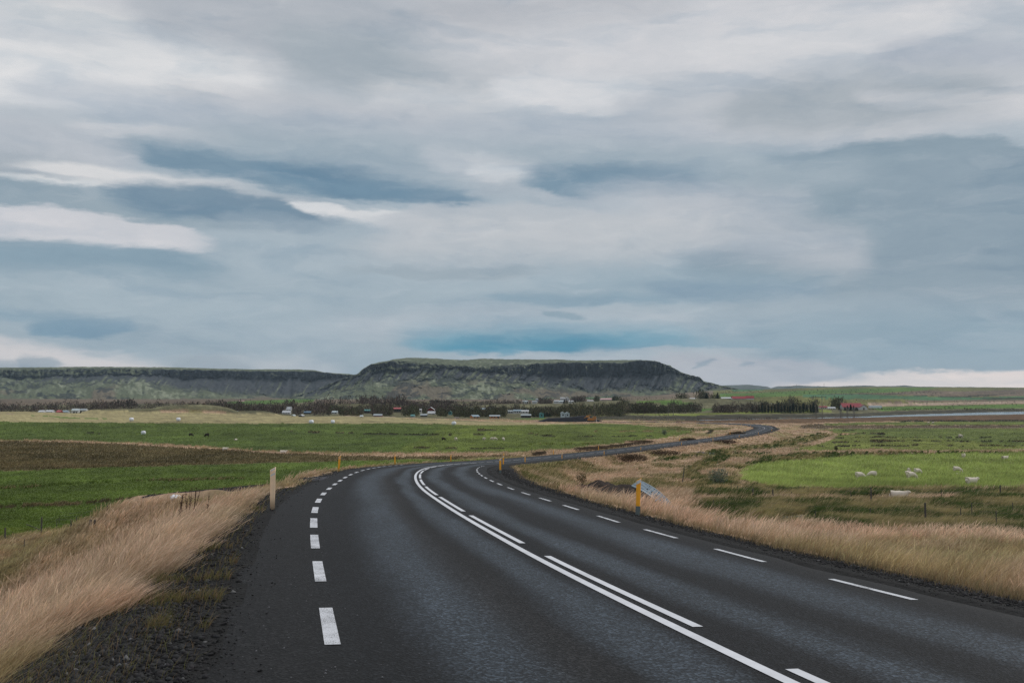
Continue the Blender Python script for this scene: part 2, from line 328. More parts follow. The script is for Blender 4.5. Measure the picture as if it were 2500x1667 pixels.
def ground(x,y,detail=True,want=False):
    x=np.asarray(x,float); y=np.asarray(y,float); sh=x.shape; x=x.ravel(); y=y.ravel()
    b=land(x,y,detail); S,O=road_near(x,y); d=np.abs(O)
    bk=np.interp(S,RSs,RBK); zc=np.interp(S,RSs,RZ); zr=zc+np.clip(O,-5.2,5.2)*bk
    e=np.clip(d-5.1,0,None); slp=np.where(O<0,.5,.40); drop=np.clip(d-4.3,0,.9)*.07+np.clip(e,0,1.2)**2*.16*slp/.5+np.clip(e-1.2,0,None)*slp
    if detail: drop=drop+(fbm(x*1.6,y*1.6,9,3)-.5)*.12*np.clip((d-4.6)/1.5,0,1)
    lo=zr-.04-drop; hi=zr-.04+np.clip(e,0,None)*.22-np.clip(d-4.3,0,.9)*.05
    z=np.clip(b,lo,np.maximum(lo,hi)); k=1.2; z=np.where(d<60,z+.0,b)
    z=np.where(d<4.0,zr-.14,np.where(d<4.35,zr-.14+(d-4.0)/.35*.10,z))
    m=(y<80)&(y>30)&(x<-3)
    if m.any():
        dr,zr2=seg_d(x[m],y[m],RAMP); wob=(fbm(x[m]*.5,y[m]*.5,21,2)-.5)*.4 if detail else 0
        rz=zr2-np.clip(dr-2.6,0,None)*.5+wob*.4; rz=np.where(d[m]<5.0,-99,rz); z=z.copy(); z[m]=np.maximum(z[m],rz)
    if want: return z.reshape(sh),S.reshape(sh),O.reshape(sh)
    return z.reshape(sh)
_UD=np.geomspace(4,9000,2600)
def at(X,R,dmin=4.):
    """the first ground point the ray through a pixel of the photograph meets"""
    a,b,c=ray(X,R); t=_UD/b; m=_UD>=dmin; x,y,zr=a*t[m],b*t[m],c*t[m]; g=ground(x,y,False); k=np.argmax(zr<=g)
    if not (zr<=g).any(): k=len(x)-1
    return Vector((x[k],y[k],g[k]))
def gz(x,y): return float(ground(np.array([x]),np.array([y]),False)[0])
def px(x,y,z):
    d=y*CT+z*ST; return CX+F*x/d, CY-F*(-y*ST+z*CT)/d
def atD(X,D):                                        # ground point below column X at distance D
    x=(X-CX)/F*D*(CT+.0); 
    for _ in range(3): z=gz(x,D); x=(X-CX)/F*(D*CT+z*ST)
    return Vector((x,D,z))
# ---------------------------------------------------------------- ground cover: colours and growth by patch
TAN=np.array(lin((176,148,122))); 
C=dict(tan=(.40,.275,.185),straw=(.33,.26,.14),olive=(.13,.13,.045),green=(.088,.128,.024),green2=(.078,.112,.024),crop=(.235,.28,.085),lime=(.118,.15,.038),
 moor=(.125,.102,.05),dark=(.028,.028,.016),heath=(.078,.056,.036),hay=(.30,.26,.135),gravel=(.026,.026,.026),trackg=(.075,.075,.085),marsh=(.115,.068,.036),teal=(.06,.135,.06),
 farg=(.085,.155,.03),fargy=(.16,.19,.04),brown=(.15,.115,.08),pink=(.33,.25,.185),soil=(.02,.019,.02),valley=(.115,.11,.06),bankd=(.045,.042,.028))
# name, growth, colour, near and far limit, polygon in the photograph
ZONES=[
 ('pasture','short','green',55,215,[(-500,1150),(0,1149),(400,1136.5),(800,1126.5),(955,1121.5),(1110,1121),(1210,1118),(1200,1140),(900,1165),(760,1165),(700,1185),(560,1205),(430,1225),(300,1262),(180,1288),(100,1296),(0,1316),(-500,1345)]),
 ('moor','moor','moor',120,420,[(-500,1070),(0,1075.5),(280,1081),(520,1094),(680,1105),(819,1107.5),(1006,1109),(1200,1108),(1290,1103.5),(1290,1112),(1110,1121),(955,1121.5),(800,1126.5),(400,1136.5),(0,1149),(-500,1151)]),
 ('moor','tall','tan',120,420,[(-500,1071),(0,1074),(280,1079.5),(520,1092),(680,1102.5),(819,1105),(1006,1107),(1200,1104),(1290,1099.5),(1290,1112),(1110,1115),(955,1115),(800,1111),(680,1107.5),(520,1097),(280,1083),(0,1076.5),(-500,1074)]),
 ('pasture','short','green2',215,640,[(-500,1027),(0,1029.5),(200,1031),(400,1033),(800,1034),(1000,1033),(1200,1037.5),(1330,1036.5),(1450,1033),(1560,1037),(1588,1041),(1640,1043),(1700,1048),(1688,1058),(1660,1064),(1560,1076),(1450,1089),(1350,1099),(1250,1104),(1200,1104.5),(1006,1106.5),(819,1105),(680,1102),(520,1091.5),(280,1079),(0,1073.5),(-500,1071)]),
 ('hay_field','none','hay',380,800,[(-500,1000),(0,1000),(220,1000),(400,1005),(600,1009),(700,1010),(800,1014),(1000,1020),(1150,1026),(1300,1032),(1430,1034),(1450,1034),(1330,1036.5),(1200,1037.5),(1000,1033),(800,1034),(400,1033),(200,1031),(0,1029.5),(-500,1027)]),
 ('crop_field','crop','crop',80,240,[(1805,1155),(1829,1135),(1900,1127.5),(1938,1124.5),(2108,1112),(2300,1107),(2500,1104),(2900,1099),(2900,1194),(2500,1193),(2346,1196.5),(2142,1192.5),(2006,1199),(1904,1192.5),(1836,1183),(1808,1171)]),
 ('pasture','short','lime',230,560,[(1928,1099.5),(2008,1082),(2035,1070),(2047,1061),(2025,1051),(2005,1047.5),(2200,1045.5),(2500,1045),(2900,1044),(2900,1095),(2500,1099),(2300,1101),(2100,1101.5)]),
 ('pasture','short','lime',480,720,[(1985,1037),(2050,1032),(2200,1029.5),(2500,1028.5),(2900,1027),(2900,1037),(2500,1037.5),(2100,1037.5)]),
 ('marsh','none','marsh',560,1200,[(1480,1031),(1600,1028),(1720,1026),(1890,1023),(2200,1017),(2500,1011),(2900,1004),(2900,1024),(2500,1026),(2170,1028),(2040,1031),(1960,1033),(1850,1033.5),(1760,1031),(1600,1029.5)]),
 ('marsh','moor','brown',430,620,[(1960,1037),(2100,1038),(2500,1038),(2900,1038),(2900,1044.5),(2500,1045),(2200,1045.5),(2005,1047),(1950,1045)]),
 ('marsh','moor','dark',430,760,[(2170,1026.2),(2500,1024.6),(2900,1024),(2900,1028),(2500,1028.5),(2200,1029.2)]),
 ('verge','rough','olive',50,170,[(1690,1222),(1830,1219),(2010,1225),(2130,1232),(2280,1222),(2600,1200),(2600,1330),(2480,1345),(2300,1322),(2100,1300),(1950,1270),(1800,1268),(1700,1248)]),
 ('verge','rough','straw',80,125,[(1700,1195),(1800,1200),(1840,1186),(1904,1195),(2006,1202),(2142,1195),(2346,1199),(2900,1195),(2900,1216),(2300,1224),(2130,1232),(2010,1226),(1830,1218),(1690,1222)]),
 ('verge','rough','olive',100,280,[(1660,1150),(1700,1128),(1740,1112),(1850,1105),(1930,1104),(2100,1102.5),(2500,1100.5),(2500,1104),(2108,1112),(1938,1124.5),(1829,1135),(1790,1150),(1800,1182),(1760,1200),(1700,1190)]),
 ('verge','tall','tan',120,300,[(1752,1170),(1760,1150),(1800,1130),(1850,1112),(1900,1102.5),(2300,1101.5),(2900,1095),(2900,1100),(2300,1104.5),(1940,1106),(1870,1116),(1800,1140),(1780,1168)]),
 ('verge','tall','tan',120,300,[(1700,1155),(1740,1135),(1790,1115),(1830,1108),(1850,1112),(1800,1130),(1762,1148),(1745,1180),(1715,1190)]),
 ('verge','heath','heath',90,330,[(1480,1116),(1500,1110),(1560,1108),(1590,1104),(1620,1098),(1700,1092),(1740,1086),(1760,1084),(1720,1096),(1660,1104),(1600,1112),(1580,1122),(1530,1128),(1495,1124)]),
 ('verge','heath','heath',240,420,[(1735,1076),(1750,1070.5),(1790,1070),(1800,1075),(1790,1083),(1750,1084)]),
 ('verge','rough','olive',180,420,[(1560,1128),(1640,1118),(1700,1106),(1760,1096),(1800,1094),(1850,1090),(1900,1076),(1960,1066),(2000,1058),(2040,1060),(2010,1070),(1980,1080),(1930,1088),(1870,1098),(1790,1104),(1720,1114),(1640,1124)]),
 ('verge','rough','olive',250,420,[(1868,1062),(1900,1055),(1912,1058),(1890,1066)]),
 ('verge','none','trackg',120,260,[(1500,1097),(1560,1095.5),(1650,1098.5),(1740,1105),(1765,1109),(1700,1107.5),(1600,1101.5),(1540,1099)]),
 ('verge','none','trackg',60,90,[(1890,1266),(1945,1258),(2040,1257),(2110,1254),(2120,1258),(2050,1264),(1980,1268),(1900,1272)]),
 ('verge','moor','dark',350,560,[(1722,1046),(1732,1045),(1742,1050),(1738,1056),(1728,1060),(1718,1061),(1730,1053)]),
 ('verge','moor','olive',330,560,[(1588,1041),(1660,1041),(1700,1047),(1790,1044),(1780,1048),(1700,1052),(1680,1060),(1650,1062),(1690,1054),(1640,1047)]),
 ('verge','heath','heath',170,300,[(1655,1076),(1670,1071),(1690,1070),(1700,1072),(1680,1076),(1660,1078)]),
 ('verge','heath','heath',150,300,[(1296,1112),(1310,1106),(1330,1104),(1332,1111),(1310,1113)]),
 ('verge','heath','heath',200,300,[(1400,1099),(1420,1094),(1470,1092),(1500,1089),(1540,1083),(1580,1081),(1590,1083),(1560,1087),(1480,1097),(1410,1104)]),
 ('verge','heath','heath',270,420,[(1770,1064),(1785,1059),(1830,1052),(1833,1055),(1800,1062),(1775,1066)]),
]
LINES=[ # growth, colour, near, far, half height in pixels, points: ditches, furrows, tussock lines
 ('dark','green',60,170,2.4,[(-500,1205),(0,1192.5),(256,1177),(420,1172),(600,1168)]),('moor','moor',60,170,2.2,[(-500,1252),(0,1240),(90,1234),(180,1231),(290,1221),(340,1214),(380,1210)]),
 ('dark','dark',210,420,1.,[(195,1055),(225,1057),(245,1058)]),('dark','dark',210,480,1.2,[(680,1051),(725,1053),(800,1057),(980,1060),(1180,1062)]),
 ('dark','dark',210,300,1.2,[(1000,1092),(1040,1093),(1110,1094),(1250,1096)]),('dark','dark',300,400,1.,[(1165,1049),(1200,1050),(1250,1049)]),
 ('moor','moor',210,500,1.2,[(1450,1053),(1560,1052),(1700,1053)]),('dark','dark',210,500,1.1,[(1250,1052),(1330,1064),(1430,1066),(1600,1064)]),('dark','green',210,400,1.5,[(1250,1084),(1400,1085),(1520,1083)]),
 ('moor','dark',230,420,1.6,[(2050,1061),(2080,1058),(2130,1058.4),(2160,1058)]),('moor','dark',230,420,1.1,[(2040,1069),(2140,1067),(2190,1068),(2420,1068)]),
 ('moor','dark',230,420,1.6,[(2010,1082),(2060,1079),(2110,1077.5),(2280,1076.5),(2500,1078)]),('moor','dark',230,420,1.2,[(1960,1090),(2100,1088),(2260,1088),(2500,1089)]),
 ('moor','dark',230,420,1.,[(2056,1051),(2085,1050)]),('tall','tan',230,420,1.2,[(2055,1060),(2090,1057),(2140,1056.5)]),
 ('none','pink',380,560,.8,[(0,1010),(25,1010),(50,1011)]),('none','farg',380,560,1.1,[(60,1012.5),(120,1016),(160,1019),(200,1021),(260,1022)]),
 ('moor','dark',560,900,1.2,[(1940,1037),(2000,1036.5),(2035,1038)]),
]
FAR=[ # colour, polygon: what covers the land beyond 700 m
 ('farg',[(1180,1029),(1250,1023),(1330,1019),(1335,1024),(1230,1028)]),('dark',[(1180,1030),(1250,1029.6),(1330,1029.8),(1330,1031.6),(1180,1031.5)]),('pink',[(820,1014),(960,1018),(1100,1026),(1180,1025),(1180,1028),(1080,1028),(950,1022)]),
 ('bankd',[(1400,1031),(1460,1016),(1520,1013),(1600,1017),(1700,1012),(1730,1015),(1760,1014),(1850,1012),(1950,1011),(2100,1008.5),(2230,1003),(2500,998),(2500,1004),(2200,1013),(1890,1022),(1700,1027),(1480,1031)]),
 ('fargy',[(1455,1016),(1500,1011),(1640,1010),(1760,1007),(1840,1003),(1950,1003),(2090,1003.5),(1950,1008),(1840,1009),(1740,1012),(1690,1014),(1600,1014),(1530,1012)]),
 ('teal',[(1270,974),(1350,968),(1480,963),(1560,961),(1560,966),(1500,970),(1440,974),(1380,971),(1300,976)]),('farg',[(540,985),(560,980),(700,975),(745,970),(770,972),(765,981),(700,985),(600,987)]),
 ('farg',[(1540,985),(1560,979),(1640,976),(1680,982),(1700,988),(1640,987),(1600,985)]),('farg',[(1712,998),(1760,994),(1742,1001),(1712,1004)]),
 ('teal',[(1757,961),(1900,958),(1930,961),(1900,967),(1840,969),(1757,970)]),('farg',[(1757,962),(1850,959),(1960,953),(2080,949),(2210,946),(2290,946),(2260,952),(2160,958),(2050,960),(1960,966),(1860,969),(1757,970)]),
 ('teal',[(1960,963),(2100,962),(2200,966),(2350,970),(2500,967),(2900,967),(2900,974),(2500,975),(2300,978),(2150,974),(2080,975),(1960,970)]),
 ('brown',[(2020,961),(2140,960),(2200,957.5),(2260,953),(2340,955),(2420,953),(2500,950),(2900,950),(2900,966),(2500,966),(2350,969),(2220,964),(2100,962)]),
 ('dark',[(2230,964),(2340,967.5),(2420,963),(2500,957),(2420,965),(2350,969.5),(2230,966)]),('dark',[(1990,961.2),(2200,961.5),(2200,962.6),(1990,962)]),('dark',[(2400,972),(2500,970),(2900,970),(2900,974),(2500,974),(2400,975)]),
 ('pink',[(2110,985),(2200,983.5),(2300,982),(2500,978),(2900,976),(2900,984),(2500,985),(2300,989),(2150,992),(2120,990)]),('farg',[(2120,994),(2300,990),(2500,987),(2900,986),(2900,997),(2500,996),(2300,998),(2150,1003)]),
 ('olive',[(2090,972),(2120,975),(2190,973),(2230,976),(2200,981),(2110,984),(2060,980)]),('brown',[(2120,978),(2500,975),(2500,978),(2200,982)]),
 ('teal',[(1783,950),(1830,947),(1870,949),(1860,953),(1790,956)]),
]
print('tables ready')
# ---------------------------------------------------------------- the ground: one polar sheet, split by what grows on it
def radii():
    D=[1.2]; 
    while D[-1]<9300:
        d=D[-1]; hh=np.interp(d,[0,10,60,200,700],[1.9,2.6,9.5,12.6,18]); D.append(d+min(d*.02,d*d*QROW/(F*hh)) if d>4 else d*1.05)
    return np.array(D)
QROW,QCOL=1.7,2.6
RAD=radii()
ucol=np.arange(-900,3401,QCOL); azs=np.arctan((ucol-CX)/F)
back=np.linspace(azs[-1],azs[0]+2*math.pi,60)[1:-1]; AZS=np.concatenate([azs,back]); NC=len(AZS)
# rings are cut at equal forward distance in front and at equal radius behind
fac=1/np.maximum(np.cos(AZS),.62); rr=RAD[:,None]*fac[None,:]
GX=rr*np.sin(AZS); GY=rr*np.cos(AZS)
GZ,GS,GO=ground(GX,GY,True,True)
_d=GY*CT+GZ*ST; ok=_d>1; PX=np.where(ok,CX+F*GX/np.where(ok,_d,1),-9999); PY=np.where(ok,CY-F*(-GY*ST+GZ*CT)/np.where(ok,_d,1),-9999)
DD=np.maximum(GY,.62*np.hypot(GX,GY))
wx=(fbm(GX*.25,GY*.25,31,3)-.5); wy=(fbm(GX*.25+50,GY*.25,37,3)-.5)
JX=PX+wx*np.clip(2600/np.maximum(DD,1),2,26); JY=PY+wy*np.clip(900/np.maximum(DD,1),1.,12)
NAMES=['ground','pasture','moor','hay_field','crop_field','marsh','verge','hillside']
GROW=['none','tall','short','moor','crop','rough','heath','gravel','dark']
ZN=np.zeros(GX.shape,np.int8); ZG=np.zeros(GX.shape,np.int8); ZC=np.zeros(GX.shape+(3,))
def paint(m,name,grow,col):
    if name: ZN[m]=NAMES.index(name)
    if grow: ZG[m]=GROW.index(grow)
    if col: ZC[m]=C[col]
near=(DD<700)
paint(near,'verge','tall','tan'); paint(~near,'ground','none','valley')
mm=(DD>1250)&(PX>1740); paint(mm,'hillside','none','olive'); mm=(DD>1700)&(PX<1740); paint(mm,'ground','none','brown')
fm=DD>660
for c,P in FAR: paint(fm&pnpoly(PX+wx*6,PY+wy*1.5,P),None,None,c)
for nm,g,c,a,b,P in ZONES: paint((DD>a)&(DD<b)&pnpoly(JX,JY,P),nm,g,c)
for g,c,a,b,hw,P in LINES:
    xs=[p[0] for p in P]; yc=np.interp(PX,xs,[p[1] for p in P]); f_=np.clip((fbm(PX*.05,PX*0,41,3)-.25)*2.2,.0,1.6)
    paint((DD>a)&(DD<b)&(PX>xs[0])&(PX<xs[-1])&(np.abs(PY+wy*4-yc)<hw*f_),None,'moor' if g=='dark' else g,c)
ao=np.abs(GO); wob=(fbm(GX*.7,GY*.7,51,3)-.5)
vb=np.where(GO<0,np.interp(GS,[0,8,12,16,20,32,60,90],[6.6,6.1,5.65,5.35,5.2,5.2,5.2,5.2]),np.interp(GS,[0,30,60,70,90],[5.4,5.4,6.2,6.6,5.6]))+wob*np.where(GO<0,1.1,.5)
m=near&(ao<11.5)&((GO>0)|(GS<84)); paint(m,'verge','tall','tan')
m=near&(ao<7.8)&(GS>=84); paint(m,'verge','tall','tan')
m=near&(ao<vb); paint(m,'verge','gravel','gravel')
rd,_=seg_d(GX.ravel(),GY.ravel(),RAMP[:4]); rd=rd.reshape(GX.shape); m=near&(rd<2.4+wob*2)&(GX<-6)&(GY<62)&(GY>40); paint(m,'verge','gravel','trackg'); 
# natural mottling of the cover itself
mo=fbm(GX*.35,GY*.12,61,4); mo2=fbm(GX*.05,GY*.05,67,4); mo3=fbm(GX*2.2,GY*2.2,71,2)
k=(.55+.9*mo)*(.7+.6*mo2)*(.75+.5*mo3); isg=(ZG==GROW.index('gravel'))
ZC=ZC*np.where(isg,1,k)[...,None]
vr=(NAMES.index('verge')==ZN)&(ZG==1); q=sstep(.52,.66,fbm(GX*.09+9,GY*.06,77,4)); ZC=np.where((vr)[...,None],ZC*(1-q[...,None]*.75)+np.array(C['olive'])*1.4*q[...,None]*.75,ZC)
TUFTQ=q
RD_,_=seg_d(GX.ravel(),GY.ravel(),RAMP[:4]); RD_=RD_.reshape(GX.shape)
rg=(ZG==5); bl=sstep(.42,.6,fbm(GX*.45,GY*.22,79,4)); ZC=np.where(rg[...,None],(np.array((.05,.075,.018))*(1-bl[...,None])+np.array((.24,.20,.09))*bl[...,None])*(.5+fbm(GX*1.3,GY*1.3,81,2))[...,None],ZC)
fl=(ZN==0)|(ZN==7); big=fbm(PX*.012,PY*.09,83,4); ZC=np.where(fl[...,None],ZC*(.6+.8*big)[...,None],ZC)
pm=(ZN==1); st=fbm(GX*.018,GY*.16*np.clip(120/np.maximum(DD,60),.25,1.5),87,4); ZC=np.where(pm[...,None],ZC*(.62+.76*st)[...,None]*np.where((st>.55)[...,None],np.array((1.12,1.02,.95)),1.),ZC)
# grass sward under the tall growth is darker litter and green shoots
nr,nc=GX.shape
idx=np.arange(nr*nc).reshape(nr,nc); nxt=np.roll(idx,-1,1)
Q=np.stack([idx[:-1],nxt[:-1],nxt[1:],idx[1:]],-1).reshape(-1,4)[:, ::-1]
V=GV=np.stack([GX,GY,GZ],-1).reshape(-1,3); CF=ZC.reshape(-1,3)
def ground_mat(name,rough=.95,b=.5,bs=6.,na=.25,ns=1.5):
    m=bpy.data.materials.new(name); m.use_nodes=True; t=NT(m.node_tree); p=t.n['Principled BSDF']; p.inputs['Roughness'].default_value=rough; p.inputs['Specular IOR Level'].default_value=.12
    a=t.n.new('ShaderNodeAttribute'); a.attribute_name='Col'; g=t.n.new('ShaderNodeNewGeometry'); pos=g.outputs['Position']
    v=t.mr(t.noise(pos,ns,6,.7),.3,.7,1-na,1+na,False); v2=t.mr(t.noise(pos,.05,5,.6),.3,.7,.85,1.15,False); v=t.m('MULTIPLY',v,v2)
    t.l.new(t.mix(1.,a.outputs['Color'],t.comb(v,v,v),'MULTIPLY'),p.inputs['Base Color'])
    bn=t.n.new('ShaderNodeBump'); bn.inputs['Strength'].default_value=b; bn.inputs['Distance'].default_value=.12; t.l.new(t.noise(pos,bs,5,.7),bn.inputs['Height']); t.l.new(bn.outputs[0],p.inputs['Normal'])
    return m
GM={'verge':ground_mat('dry_verge',b=.8,bs=7),'ground':ground_mat('valley_floor',ns=.06,bs=.15,na=.35),'hillside':ground_mat('hill_pasture',ns=.03,bs=.1),'pasture':ground_mat('short_turf',b=.7,bs=3.,na=.3,ns=.8),
    'moor':ground_mat('rough_moor',na=.4,ns=.5,bs=1.5),'hay_field':ground_mat('stubble',na=.14,ns=.3,bs=1.),'crop_field':ground_mat('young_crop',b=.8,bs=3.,ns=2.),'marsh':ground_mat('rusty_sedge',ns=.15,bs=.5)}
fz=ZN.ravel()[Q[:,0]]
used=np.zeros(len(V),np.int64)
for zi,nm in enumerate(NAMES):
    q_=Q[fz==zi]
    if not len(q_): continue
    u,inv=np.unique(q_,return_inverse=True); me=mesh_np(nm,V[u],quads=inv.reshape(-1,4),col=CF[u],smooth=True)
    tag(link(nm,me,GM[nm]),kind='structure')
print('ground',V.shape,[(n,int((fz==i).sum())) for i,n in enumerate(NAMES)])
# ---------------------------------------------------------------- river
rm=bpy.data.materials.new('river_water'); rm.use_nodes=True; t=NT(rm.node_tree); p=t.n['Principled BSDF']; p.inputs['Base Color'].default_value=(.10,.13,.15,1); p.inputs['Roughness'].default_value=.12; p.inputs['IOR'].default_value=1.33
g=t.n.new('ShaderNodeNewGeometry'); bn=t.n.new('ShaderNodeBump'); bn.inputs['Strength'].default_value=.25; bn.inputs['Distance'].default_value=.1; t.l.new(t.noise(g.outputs['Position'],.5,3),bn.inputs['Height']); t.l.new(bn.outputs[0],p.inputs['Normal'])
h=len(RIV)//2; rv=[(x,y,WZ) for x,y in RIVP]; me=bpy.data.meshes.new('river')
cxr=[( a, b) for a,b in zip(range(h),range(len(RIV)-1,h-1,-1))]
def wid(i,j,e=6.):                                   # a few metres wider than its bed, tucked under the banks
    a=Vector(rv[i]); b=Vector(rv[j]); d=(b-a); L=max(d.length,1e-3); d=d/L; return a-d*e,b+d*e
vv=[];ff=[]
for n_,(i,j) in enumerate(cxr):
    a,b=wid(i,j); vv+=[tuple(a),tuple(b)]
    if n_: ff.append((2*n_-2,2*n_,2*n_+1,2*n_-1))
me.from_pydata(vv,[],ff); tag(link('river',me,rm),kind='structure')
# ---------------------------------------------------------------- road
s_=np.concatenate([np.arange(-58,120,.5),np.arange(120,838,1.)]); offs=np.array([-4.5,-4.1,-3.6,-2.8,-2,-1,0,1,2,2.8,3.6,3.95,4.1]); dzs=np.array([-.06,-.018,0,0,0,0,0,0,0,0,0,-.015,-.08])
P=np.stack([road_at(s_,o,dz) for o,dz in zip(offs,dzs)],1)
wobL=(fbm(s_*.6,s_*0,91,3)-.5)*.25; nrm=np.stack([np.cos(np.interp(s_,RSs,RH)),-np.sin(np.interp(s_,RSs,RH)),np.zeros(len(s_))],-1)
P[:,0]+=nrm*wobL[:,None]; P[:,1]+=nrm*wobL[:,None]; P[:,-1]+=nrm*wobL[:,None]*.6; P[:,-2]+=nrm*wobL[:,None]*.6
n=len(offs); I=np.arange(len(s_)*n).reshape(-1,n); q_=np.stack([I[:-1,:-1],I[:-1,1:],I[1:,1:],I[1:,:-1]],-1).reshape(-1,4)
uv=np.stack([np.repeat(offs[None],len(s_),0),np.repeat(s_[:,None],n,1)],-1).reshape(-1,2)
def asphalt():
    m=bpy.data.materials.new('asphalt'); m.use_nodes=True; t=NT(m.node_tree); p=t.n['Principled BSDF']
    a=t.n.new('ShaderNodeAttribute'); a.attribute_name='Lay'; sp=t.n.new('ShaderNodeSeparateXYZ'); t.l.new(a.outputs['Vector'],sp.inputs[0]); u,v=sp.outputs[0],sp.outputs[1]
    g=t.n.new('ShaderNodeNewGeometry'); pos=g.outputs['Position']
    uw=t.m('ADD',u,t.m('MULTIPLY',t.m('SUBTRACT',t.noise(t.comb(t.m('MULTIPLY',u,.5),t.m('MULTIPLY',v,.06),0.),1.,4),.5),1.3))
    def band(c,w): return t.mr(t.m('ABSOLUTE',t.m('SUBTRACT',uw,c)),w,.08)
    tr=None
    for c,w_ in ((-2.05,.85),(-.72,.45),(.85,.5),(2.45,.8)):
        b=band(c,w_); tr=b if tr is None else t.m('MAXIMUM',tr,b)
    base=t.mix(tr,(.0062,.0068,.008),(.026,.034,.0435))
    brn=t.mr(t.m('ABSOLUTE',t.m('SUBTRACT',uw,-1.4)),.5,.05); base=t.mix(t.m('MULTIPLY',brn,.35),base,(.019,.0172,.016))
    edge=t.mr(t.m('ABSOLUTE',uw),3.0,3.6); base=t.mix(edge,base,(.0085,.0087,.0092))
    n1=t.mr(t.noise(t.comb(t.m('MULTIPLY',u,1.2),t.m('MULTIPLY',v,.18),3.),1.,5),.3,.7,.72,1.28,False); base=t.mix(1.,base,t.comb(n1,n1,n1),'MULTIPLY')
    le=t.mr(uw,-3.2,-3.9); base=t.mix(le,base,(.0085,.0085,.009))
    vo=t.n.new('ShaderNodeTexVoronoi'); vo.inputs['Scale'].default_value=42; t.l.new(pos,vo.inputs['Vector']); sc=t.n.new('ShaderNodeSeparateColor'); t.l.new(vo.outputs['Color'],sc.inputs[0])
    st=t.mr(t.m('POWER',sc.outputs[0],3.),0.,1.,.45,2.9,False); base=t.mix(1.,base,t.comb(st,st,st),'MULTIPLY')
    n2=t.mr(t.noise(pos,9.,5,.8),.3,.7,.65,1.35,False); base=t.mix(1.,base,t.comb(n2,n2,n2),'MULTIPLY')
    t.l.new(base,p.inputs['Base Color']); p.inputs['Specular IOR Level'].default_value=.17
    t.l.new(t.m('MULTIPLY_ADD',tr,-.14,.72),p.inputs['Roughness'])
    bn=t.n.new('ShaderNodeBump'); bn.inputs['Strength'].default_value=.55; bn.inputs['Distance'].default_value=.012
    t.l.new(t.m('ADD',vo.outputs['Distance'],t.noise(pos,70.,3)),bn.inputs['Height']); t.l.new(bn.outputs[0],p.inputs['Normal'])
    return m
ASPH=asphalt(); tag(link('road',mesh_np('road',P.reshape(-1,3),quads=q_,uv=uv,smooth=True),ASPH),kind='structure')
def paintmat(name,wear):
    m=bpy.data.materials.new(name); m.use_nodes=True; t=NT(m.node_tree); p=t.n['Principled BSDF']; g=t.n.new('ShaderNodeNewGeometry'); pos=g.outputs['Position']
    a=t.mr(t.m('ADD',t.noise(pos,38. if wear<.5 else 85.,3,.8),t.m('MULTIPLY',t.noise(pos,3.,3),.35)),wear-.03,wear+.04,0,1,False)
    n=t.mr(t.noise(pos,2.,5,.7),.3,.7,.82,1.08,False); wh=t.mix(1.,(.63,.65,.69),t.comb(n,n,n),'MULTIPLY')
    t.l.new(t.mix(a,(.03,.031,.033),wh),p.inputs['Base Color']); p.inputs['Roughness'].default_value=.6; return m
WH=paintmat('line_paint',.375); WE=paintmat('worn_line_paint',.605)
def stripe(segs,o,wd,h=.006):
    V_=[];Q_=[];b=0
    for a,c in segs:
        ss=np.append(np.arange(a,c,.4),c); L=road_at(ss,o-wd/2,h); R_=road_at(ss,o+wd/2,h); V_.append(np.stack([L,R_],1).reshape(-1,3)); i=np.arange(len(ss)-1)*2+b
        Q_.append(np.stack([i,i+1,i+3,i+2],-1)); b+=len(ss)*2
    return np.concatenate(V_),np.concatenate(Q_)
def lines(name,parts,m):
    Vs=[];Qs=[];b=0
    for p_ in parts:
        v,q=stripe(*p_); Vs.append(v);Qs.append(q+b);b+=len(v)
    tag(link(name,mesh_np(name,np.concatenate(Vs),quads=np.concatenate(Qs)),m),kind='structure')
cd=[(5.2-8.2,5.2),(7.1,13.1),(14.9,20.8),(22.1,28.7),(30,37.2),(38.6,44.9),(46.4,52.6),(54,59.8),(61.4,67.2),(68.8,74.6),(76.2,82),(83.6,89.4),(91,96.8),(98.4,104.2),(105.8,111)]
far_d=[(a-2.5,a+2.6) for a in np.concatenate([np.arange(116.4,424,6.75),np.arange(585,836,6.75)])]
lines('centre_line',[([(-50,113.5)],-.11,.12),([(424,583)],-.02,.16),(cd,.12,.11),(far_d,0,.15)],WH)
el=[3.9,7.7,11.5,14.9,18,21.2,24.9,28.9,33.3,37.8,41.9,45.8,49.8,53.9,57.9,61.5,64.9,68,71,74.4,78,81.5]; er=[1.5,5.4,9.4,13.3,17.1,20.9,24.9,28.8,32.7,36.8,40.8,44.5,48.4,52,55.4,59,62.3,65.3,69.3,73.3,77.6,81.2]
lines('edge_line',[([(a-.95,a+.95) for a in el],-3.45,.14),([(a-.95,a+.95) for a in er],3.45,.10),([(424,583)],3.45,.12)],WE)
